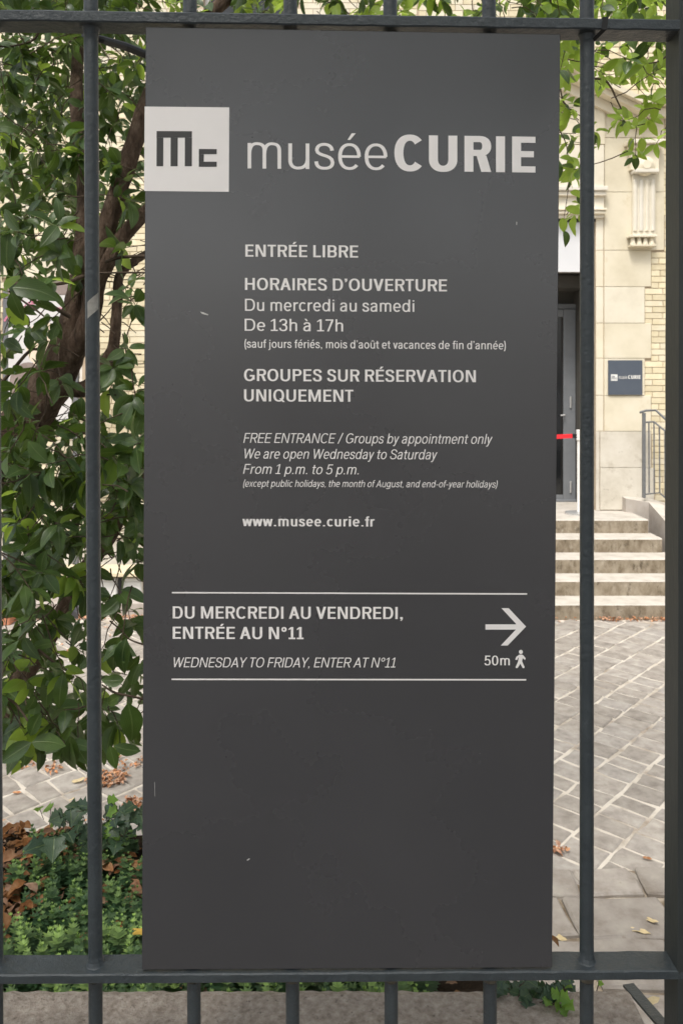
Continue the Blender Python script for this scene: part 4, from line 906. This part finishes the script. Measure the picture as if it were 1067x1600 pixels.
for px, py, rx, ry, n in ((168, 1222, .11, .10, 150), (205, 1262, .05, .06, 60), (80, 1205, .06, .05, 22), (45, 1200, .06, .05, 12), (210, 1195, .12, .1, 26), (872, 1335, .04, .02, 26), (120, 1290, .4, .12, 14), (20, 965, .4, .1, 60), (90, 1000, .5, .5, 60)):
    d = F * EYE / (py - CY); spots.append(((px - CX) / F * d, d, rx, ry, n))
litter('leaf_drift', spots, .036, M['dead_red'], 'reddish brown leaves drifted along the kerb, steps and paving', 0.006, .03)
# single fallen leaves
fg = [leaf_geo(1, random.uniform(.36, .5), random.uniform(-.1, .35), random.uniform(-.35, .1), 7, .03) for _ in range(6)]
lf_mesh = [leaf_mesh('fallen_leaf', g_, M['pale_leaf']) for g_ in fg]; lf_b = [leaf_mesh('fallen_leaf', g_, M['dead_red']) for g_ in fg]
for (px, py, L_, az, mm_, lb_) in ((980, 1458, .070, -25, 0, 'pale dry leaf lying lower left of a second one by the gate post'), (1007, 1440, .055, -60, 0, 'narrow pale dry leaf lying upright and upper right of its neighbour near the gate post'), (868, 1466, .05, -60, 0, 'yellow leaf on the paving at the right edge of the large sign'), (878, 1394, .025, -40, 0, 'tiny yellow leaf in a joint between the two rightmost fence bars'), (894, 1414, .03, 0, 1, 'small orange leaf in a joint left of the round bar'), (1003, 1345, .035, -20, 1, 'orange leaf in a pale joint near the right gate post'), (868, 1333, .04, 10, 1, 'reddish leaf scrap beside the sign edge on the setts'), (1018, 1369, .03, 0, 1, 'brown leaf at the corner of two large slabs'),
      (20, 1243, .04, 0, 1, 'brown leaf on the paving at the far left edge'), (108, 1256, .025, 30, 0, 'small pale leaf on the paving above the ivy'), (112, 1268, .05, 15, 1, 'long brown leaf lying just behind the ivy'), (112, 1226, .06, 20, 0, 'yellow leaf at the left end of the brown leaf pile')):
    d = F * EYE / (py - CY); rt = link('fallen_leaf', (lf_b if mm_ else lf_mesh)[random.randrange(6)], None, ((px - CX) / F * d, d, .018), (random.uniform(-.2, .2), random.uniform(-.1, .15), R(az)), (L_ * 1.4,) * 3)
    tag(rt, lb_, 'leaf', 'single fallen leaves on the paving')
p_ = P(1005, 1545, 1.22); rt = link('fallen_leaf', lf_mesh[0], None, (p_.x, p_.y, P(1010, 1640, 1.15).z + .01), (.1, .0, R(25)), (.035,) * 3); tag(rt, 'pale leaf below the rail beside the slanting iron strap', 'leaf')
p_ = P(203, 1457, 1.38); rt = link('fallen_leaf', leaf_mesh('fallen_leaf', dg[1], mat('yellow_leaf', [(.55, .32, .05), (.62, .42, .08)], 40, .6)), None, p_, (.2, 0, R(10)), (.035,) * 3); tag(rt, 'yellow leaf lying in the bed at the left edge of the large sign', 'leaf')
# ivy
def ivy_geo(s=1):
    prof = [(0, .0), (-.12, .28), (.05, .50), (.30, .34), (.45, .62), (.62, .30), (1.0, 0)]
    V_ = []; U_ = []
    for x, y in prof: V_.append((x, 0, -.12 * x * x)); U_.append((0, x))
    for x, y in prof[1:-1]: V_.append((x, y, .22 * y - .1 * x * x)); U_.append((1, x))
    for x, y in prof[1:-1]: V_.append((x, -y, .22 * y - .1 * x * x)); U_.append((-1, x))
    n = 7; F_ = []
    up_ = [0] + list(range(7, 12)) + [6]; dn = [0] + list(range(12, 17)) + [6]
    for k in range(6):
        a, c = up_[k], up_[k + 1]; F_.append(tuple(dict.fromkeys((k, k + 1, c, a)))) if k else F_.append((0, 1, c))
        a, c = dn[k], dn[k + 1]; F_.append(tuple(dict.fromkeys((c, k + 1, k, a)))) if k else F_.append((c, 1, 0))
    return V_, [f for f in F_ if len(f) > 2], U_
ig = ivy_geo(); IV = [leaf_mesh('leaf', ig, M['ivy']), leaf_mesh('leaf', ig, M['ivy_bright'])]
def ivy(label, loc, spots, group=None):
    t = thing('ivy_plant', label, 'ivy', loc, group); stem = MB()
    for (px, py, d, s, br_) in spots:
        p = P(px, py, d); dv = Vector((random.uniform(-1, 1), random.uniform(-1, .3), random.uniform(-.5, .2)))
        m3 = frame(dv, Vector((random.uniform(-.5, .5), -.7 + random.uniform(-.4, .5), .9)).normalized())
        o = link('leaf', IV[br_], t, p); o.rotation_euler = m3.to_euler(); o.scale = (s,) * 3
        stem.tube([p, p + Vector((random.uniform(-.02, .02), random.uniform(.0, .03), -random.uniform(.01, .04)))], .0008, 4)
    tag(stem.obj('stem', M['twig'], t), kind='stuff')
sp = []
for _ in range(85):
    px = random.uniform(85, 235); py = 1300 - (px > 60) * random.uniform(-25, 42) * min(1, max(.3, (px - 55) / 60)); sp.append((px, py, random.uniform(1.62, 1.8), random.uniform(.018, .032), 1 if random.random() < .06 else 0))
sp += [(62, 1262, 1.75, .022, 1), (80, 1263, 1.72, .026, 1), (86, 1281, 1.72, .02, 1), (170, 1250, 1.7, .022, 1), (182, 1265, 1.7, .026, 1), (168, 1288, 1.65, .03, 1), (45, 1320, 1.65, .03, 0), (85, 1310, 1.6, .045, 0), (70, 1320, 1.6, .04, 0)]
ivy('dark ivy trailing along the back edge of the bed above the groundcover', P(150, 1330, 1.75), sp)
for pts in ([(20, 1258, 1.75, .0012), (50, 1280, 1.75, .0015), (75, 1275, 1.74, .0015), (110, 1290, 1.72, .0012)], [(165, 1275, 1.7, .001), (178, 1262, 1.7, .001), (170, 1245, 1.7, .001)], [(172, 1270, 1.7, .002), (200, 1285, 1.7, .002)]): pass
sp = []
for _ in range(52): px = random.uniform(770, 892); sp.append((px, random.uniform(1530, 1552 + 8 * math.sin((px - 770) / 38)), random.uniform(1.14, 1.20), random.uniform(.013, .019), 0))
sp += [(862, 1553, 1.13, .016, 1), (875, 1556, 1.13, .018, 1), (868, 1566, 1.125, .016, 1), (882, 1565, 1.125, .017, 1), (877, 1575, 1.12, .013, 1), (855, 1562, 1.13, .014, 1), (820, 1560, 1.14, .02, 0), (826, 1553, 1.14, .018, 0), (847, 1552, 1.14, .018, 0), (880, 1536, 1.16, .014, 1), (935, 1536, 1.17, .008, 1)]
ivy('ivy with a few lime green young leaves creeping over the coping under the bottom rail', P(830, 1545, 1.16), sp)

# ------------------------------------------------------------------ the iron fence and the big sign share one slightly turned plane
P0 = Vector((0, .98, EYE)); U = Vector((1, .018, -.0063)); Vd = Vector((-.0063, .0095, -1)); Nn = Vector((-.018, 1, .0095))
def W3(u, v, w=0): return P0 + U * u + Vd * v + Nn * w
def uv(px, py, w=0):                                    # photo pixel -> plane coordinates at offset w
    ray = Vector(((px - CX) / F, 1, -(py - CY) / F)); A_ = np.array([[U.x, Vd.x, -ray.x], [U.y, Vd.y, -ray.y], [U.z, Vd.z, -ray.z]]); o_ = P0 + Nn * w
    s = np.linalg.solve(A_, np.array((0, 0, EYE)) - np.array(o_)); return s[0], s[1]
fence = thing('iron_fence', 'dark grey painted iron fence with round bars and two flat horizontal rails', 'fence', W3(0, .72, .018))
vT0 = uv(534, 22)[1]; vT1 = uv(534, 39.5)[1]; vB0 = uv(534, 1520.5)[1]; vB1 = uv(534, 1535.5)[1]
RD = .036
def rail(va, vb, name='rail'):
    b = MB(); n = 120; V = []; prof = [(.0015, va), (RD - .0015, va), (RD, va + .0015), (RD, vb - .0015), (RD - .0015, vb), (.0015, vb), (0, vb - .0015), (0, va + .0015)]
    for i in range(n + 1):
        u = -1.4 + 1.85 * i / n; jv = random.uniform(-.00035, .00035)
        for (w_, v_) in prof: V.append(W3(u, v_ + jv + random.uniform(-.0002, .0002), w_ + random.uniform(-.0002, .0002)))
    k = len(prof); Fc = [(i * k + j, i * k + (j + 1) % k, (i + 1) * k + (j + 1) % k, (i + 1) * k + j) for i in range(n) for j in range(k)]
    Fc += [tuple(range(k)), tuple(reversed(range(n * k, n * k + k)))]
    b.add(V, Fc); return b.obj(name, M['iron'], fence)
rail(vT0, vT1); rail(vB0, vB1)
BW = .0185; BR = .0087
def bar(xt, xb, y0_, y1_, r=BR):
    """xt / xb: photo x of the bar axis at y 100 and y 1480"""
    b = MB(); n = 70; pts = []; rad = []
    for i in range(n + 1):
        y = y0_ + (y1_ - y0_) * i / n; x = xt + (xb - xt) * (y - 100) / 1380; u, v = uv(x, y, BW); pts.append(W3(u, v, BW)); rad.append(r * (1 + random.uniform(-.012, .012)))
    b.tube(pts, rad, 18, .006); return b.obj('bar', M['iron'], fence, True)
bars = [(-12, -6), (143, 149.5), (297.5, 303), (454, 457), (610, 611), (764, 765), (916.7, 916)]
for k in range(1, 9): bars.append((-12 - 155 * k, -6 - 154 * k))
for (xt, xb) in bars:
    bar(xt, xb, 46 + .015 * (xt - 143), 1509 - .006 * (xt - 143))          # between the rails
    bar(xt, xb, 1530, 1704, BR * .98)                                        # from the lower rail into the coping
    bar(xt + (-.5 if xt > 500 else 0), xb, -330, 27 + .012 * (xt - 143), BR)   # above the upper rail
for (xt, xb) in bars[:2] + bars[6:7]:                                          # weld collars where the bars meet the rails
    for y in (1510, 56 if xt < 500 else 68):
        b = MB(); x = xt + (xb - xt) * (y - 100) / 1380; pts = []
        for dv, rr in ((-.003, .0), (-.002, .0006), (.002, .0016), (.004, .0026)) if y > 500 else ((-.004, .0026), (-.002, .0016), (.003, .0006), (.004, 0)):
            u, v = uv(x, y, BW); v = (vB0 - .004 if y > 500 else vT1 + .004) + dv; pts.append((W3(u, v, BW), BR + rr))
        b.tube([p for p, _ in pts], [r_ for _, r_ in pts], 18, .05)
        b.obj('weld', M['iron'], fence, True)
# gate post at the right
gpst = MB()
for (x0_, x1_, w0, w1) in ((1060, 1092, .000, .040),):
    n = 50; V = []
    for i in range(n + 1):
        y = -330 + (2035 - 0) * i / n; ua, v = uv(1061 - 2.6 * (y - 100) / 1380, y, w0); ub, _ = uv(x1_ + 1, y, w0)
        for (u, w_) in ((ua + .001, w0), (ub, w0), (ub + .001, w0 + .001), (ub + .001, w1), (ua, w1), (ua, w0 + .001)): V.append(W3(u + random.uniform(-.0002, .0002), v, w_ + .0 + random.uniform(-.0002, .0002)))
    Fc = [(i * 6 + j, i * 6 + (j + 1) % 6, (i + 1) * 6 + (j + 1) % 6, (i + 1) * 6 + j) for i in range(n) for j in range(6)]; gpst.add(V, Fc)
M['post'] = mat('gate_post_paint', [(.022, .026, .026), (.034, .039, .038)], 10, .5, .5, 120, .45, stretch=(1, 1, .25), spots=[((.05, .045, .035), 14, .66, .4)], bdist=.001)
gpst.obj('gate_post', M['post'], fence)
def gbar(): 
    b = MB(); pts = []
    for i in range(30):
        y = -330 + 2035 * i / 29; u, v = uv(1112, y, .012); pts.append(W3(u, v, .012))
    b.tube(pts, .0105, 16, .01); b.obj('gate_stile', M['iron'], fence, True)
gbar()
# strap tied round the upper rail, tape residue
b = MB(); u0, _ = uv(946, 40)
for (a, c, du) in ((-.0008, -.0006, 0),):
    V = [W3(u0 - .004, vT0 - .001, -.0008), W3(u0 + .003, vT0 - .001, -.0008), W3(u0 + .001, vT1 + .001, -.0012), W3(u0 - .006, vT1 + .001, -.0012), W3(u0 - .012, vT1 + .012, .018), W3(u0 - .017, vT1 + .011, .018), W3(u0 - .004, vT0 - .0015, RD), W3(u0 + .003, vT0 - .0015, RD)]
    b.add(V, [(0, 1, 2, 3), (3, 2, 4, 5), (0, 6, 7, 1)])
b.obj('strap', M['black'], fence)
b = MB(); V = []
for i in range(9):
    th = R(-150 + 120 * i / 8 + 0); 
    for s2 in (0, 1):
        u, v = uv(146, 478 + s2 * 26 - i * 2.6, BW); c0 = W3(u, v, BW); V.append(c0 + (U * math.cos(th) + Nn * math.sin(th)) * (BR * 1.04))
b.add(V, [(2 * i, 2 * i + 1, 2 * i + 3, 2 * i + 2) for i in range(8)]); b.obj('tape_residue', M['tape'], fence)
cb = thing('black_cable', 'black cable slanting from the upper rail to the top left corner of the large sign', 'cable', P(190, 70, 1.15))
b = MB(); b.tube([P(130, 53, 1.06), P(160, 62, 1.08), P(195, 72, 1.12), P(235, 88, 1.16), P(300, 110, 1.2)], [.004, .0052, .0058, .006, .006], 10); b.obj('cable', M['black'], cb)

# ------------------------------------------------------------------ the sign
sign = thing('information_sign', 'tall dark grey museum sign with white lettering mounted between the fence rails', 'sign', W3(0, .71, .005))
SW = .0038; SB = .0095
cu = [uv(228, 42, SW), uv(875, 53.5, SW), uv(862, 1512, SW), uv(222, 1515.5, SW)]
b = MB(); e = .0006
def lerp2(a, c, t): return (a[0] + (c[0] - a[0]) * t, a[1] + (c[1] - a[1]) * t)
V = []
for (w_, s) in ((SW, e), (SW + e, 0), (SB, 0)):
    for i, (u, v) in enumerate(cu):
        V.append(W3(u + (s if i in (0, 3) else -s), v + (s if i in (0, 1) else -s), w_))
b.add(V, [(3, 2, 1, 0), (0, 1, 5, 4), (1, 2, 6, 5), (2, 3, 7, 6), (3, 0, 4, 7), (4, 5, 9, 8), (5, 6, 10, 9), (6, 7, 11, 10), (7, 4, 8, 11), (8, 9, 10, 11)])
b.obj('panel', M['sign'], sign)
def S(px, py, lift=.0002): u, v = uv(px, py, SW); return W3(u, v, SW - lift)
def flat(b, pts, lift=.0002): b.add([S(x, y, lift) for x, y in pts], [tuple(range(len(pts)))])
b = MB(); flat(b, [(226.4, 166.5), (358.5, 167.8), (357.8, 299.8), (225.6, 298.4)], .0002)
b.obj('logo_square', M['print'], sign)
lz = lambda x, y: (220 + x / 3.334, 160 + y / 3.334)
b = MB()
for (x0_, y0_, x1_, y1_) in ((84, 150, 268, 184), (84, 184, 119, 333), (157, 184, 194, 333), (231, 184, 268, 333), (304, 243, 397, 270), (304, 270, 330, 309), (304, 309, 397, 336)):
    flat(b, [lz(x0_, y0_), lz(x1_, y0_ + .6), lz(x1_ - .6, y1_), lz(x0_ - .6, y1_)], .0004)
b.obj('logo_letters', M['print_dark'], sign)
LINES = [  # text, weight, x0, x1, baseline y at x0, baseline y at x1, cap height px, slant
    ('musée', .088, 387, 605, 263.2, 265.6, 55.0, 0), ('CURIE', .215, 616, 836, 266.8, 269.8, 56.0, 0),
    ('ENTRÉE LIBRE', .168, 383.5, 559.5, 401.0, 402.6, 18.9, 0), ('HORAIRES D’OUVERTURE', .168, 383, 698, 453.0, 455.4, 18.8, 0),
    ('Du mercredi au samedi', .122, 383, 647, 485.6, 487.4, 18.8, 0), ('De 13h à 17h', .122, 382.5, 536, 516.8, 518.0, 18.8, 0),
    ('(sauf jours fériés, mois d’août et vacances de fin d’année)', .125, 382, 790, 543.2, 546.0, 12.8, 0),
    ('GROUPES SUR RÉSERVATION', .168, 381.5, 743, 595.2, 597.2, 18.8, 0), ('UNIQUEMENT', .168, 381.5, 552, 627.0, 627.8, 18.8, 0),
    ('FREE ENTRANCE / Groups by appointment only', .102, 380.5, 767, 691.8, 693.6, 15.3, .19), ('We are open Wednesday to Saturday', .102, 379.5, 681, 716.3, 717.8, 15.3, .19), ('From 1 p.m. to 5 p.m.', .102, 380, 560, 740.2, 741.2, 15.3, .19),
    ('(except public holidays, the month of August, and end-of-year holidays)', .105, 379.5, 776, 760.4, 761.8, 10.7, .19), ('www.musee.curie.fr', .165, 379, 585, 822.0, 822.6, 15.6, 0),
    ('DU MERCREDI AU VENDREDI,', .168, 270.3, 629, 966.2, 967.2, 18.9, 0), ('ENTRÉE AU N°11', .168, 270.3, 474, 998.0, 998.6, 18.9, 0), ('WEDNESDAY TO FRIDAY, ENTER AT N°11', .102, 269, 617, 1042.4, 1042.8, 15.3, .19),
    ('50', .135, 756.5, 778, 1039.3, 1039.4, 15.0, 0), ('m', .135, 781, 796, 1039.3, 1039.4, 15.0, 0)]
for (s, wt, x0_, x1_, y0_, y1_, cap, sl) in LINES:
    k_ = F / .984
    def place(u, v, l, x0_=x0_, y0_=y0_, dx=x1_ - x0_, dy=y1_ - y0_): px = x0_ + u; return S(px, y0_ + dy * u / dx - v, l)
    text_mesh(s, wt, x1_ - x0_, cap, place, slant=sl, lift=.0002).obj('lettering', M['print'], sign)
b = MB()
flat(b, [(269, 924.8), (823, 926.8), (823, 929.2), (269, 927.0)]); b.obj('rule', M['print'], sign)
b = MB(); flat(b, [(268.5, 1060.2), (821.7, 1060.9), (821.3, 1063.3), (268.5, 1062.5)]); b.obj('rule', M['print'], sign)
az = lambda x, y: (740 + x / 10.67, 930 + y / 10.67)
b = MB()
flat(b, [az(192, 485), az(192, 573), az(720, 573), az(720, 485)], .0002)
flat(b, [az(458, 215), az(578, 215), az(868, 522), az(745, 522)], .00025); flat(b, [az(448, 838), az(745, 522), az(868, 522), az(562, 838)], .00025); flat(b, [az(700, 470), az(700, 585), az(800, 530), az(800, 515)], .0003)
b.obj('arrow', M['print'], sign)
b = MB(); hc = az(782, 945)
flat(b, [(hc[0] + 3.1 * math.cos(R(a)), hc[1] + 3.3 * math.sin(R(a))) for a in range(0, 360, 20)], .0002)
flat(b, [az(755, 990), az(805, 990), az(822, 1010), az(800, 1100), az(800, 1120), az(745, 1120), az(735, 1100), az(745, 1040)], .0002)
flat(b, [az(755, 990), az(775, 1012), az(735, 1045), az(718, 1080), az(688, 1072), az(705, 1025)], .00023); flat(b, [az(800, 990), az(822, 1002), az(862, 1050), az(850, 1080), az(820, 1055), az(795, 1035)], .00026)
flat(b, [az(738, 1095), az(785, 1120), az(730, 1210), az(705, 1216), az(692, 1200)], .00029); flat(b, [az(752, 1100), az(800, 1095), az(842, 1195), az(835, 1214), az(812, 1214), az(765, 1130)], .00032)
b.obj('walking_figure', M['print'], sign)
for pts in ([(313, 487.0), (318, 488.0), (326, 491.4), (325, 492.8), (316, 490.4)], [(806.2, 346), (807.4, 347), (807.2, 352), (806.0, 351)], [(241.7, 1222), (242.2, 1222), (242.7, 1244), (242.3, 1244)], [(386, 1343), (390, 1341), (390.5, 1342.2), (386.5, 1345)], [(239, 210), (240.5, 210), (240.5, 211.5), (239, 211.5)]):
    b = MB(); flat(b, pts, .00015); b.obj('scratch', M['scratch'], sign)

# ------------------------------------------------------------------ added trees, unseen behind the camera, to shade the sign and shape its reflection
def added_shade_tree(x, y, label, n=720, bot=3.9):
    t = thing('added_shade_tree', label, 'tree', (x, y, .7), 'added trees behind the viewer')
    b = MB(); b.tube([(x, y, .7), (x + .03, y, 2.2), (x - .02, y, 3.8), (x, y, 6.5)], [.22, .18, .16, .06], 16, .05); b.obj('trunk', M['bark'], t, True)
    lst = []
    for _ in range(n):
        v = Vector((random.gauss(0, 1), random.gauss(0, 1), random.gauss(0, 1))).normalized() * random.uniform(.35, 1) ** .5
        p = Vector((x + v.x * 4.0, y + v.y * 3.0, 6.6 + v.z * 3.0)); p.z = max(p.z, bot + random.uniform(-.2, .5))
        if p.y > .2: continue
        dv = Vector((random.uniform(-1, 1), random.uniform(-1, 1), random.uniform(-.8, .2))); lst.append((p, frame(dv, (ZUP + Vector((random.uniform(-.6, .6), random.uniform(-.6, .6), 0))).normalized()), random.uniform(.35, .6), random.randrange(14), 0))
    tag(bake(lst, 'foliage', [M['leaf'], M['leaf_bright']], t, geos), kind='stuff')
added_shade_tree(-2.8, -2.9, 'added unseen tree to the left behind the viewer, shading the sign'); added_shade_tree(3.4, -3.1, 'added unseen tree to the right behind the viewer, shading the sign')
added_shade_tree(.5, -5.6, 'added unseen tree farther back behind the viewer, dimming the top of the sign', 300, 4.6)
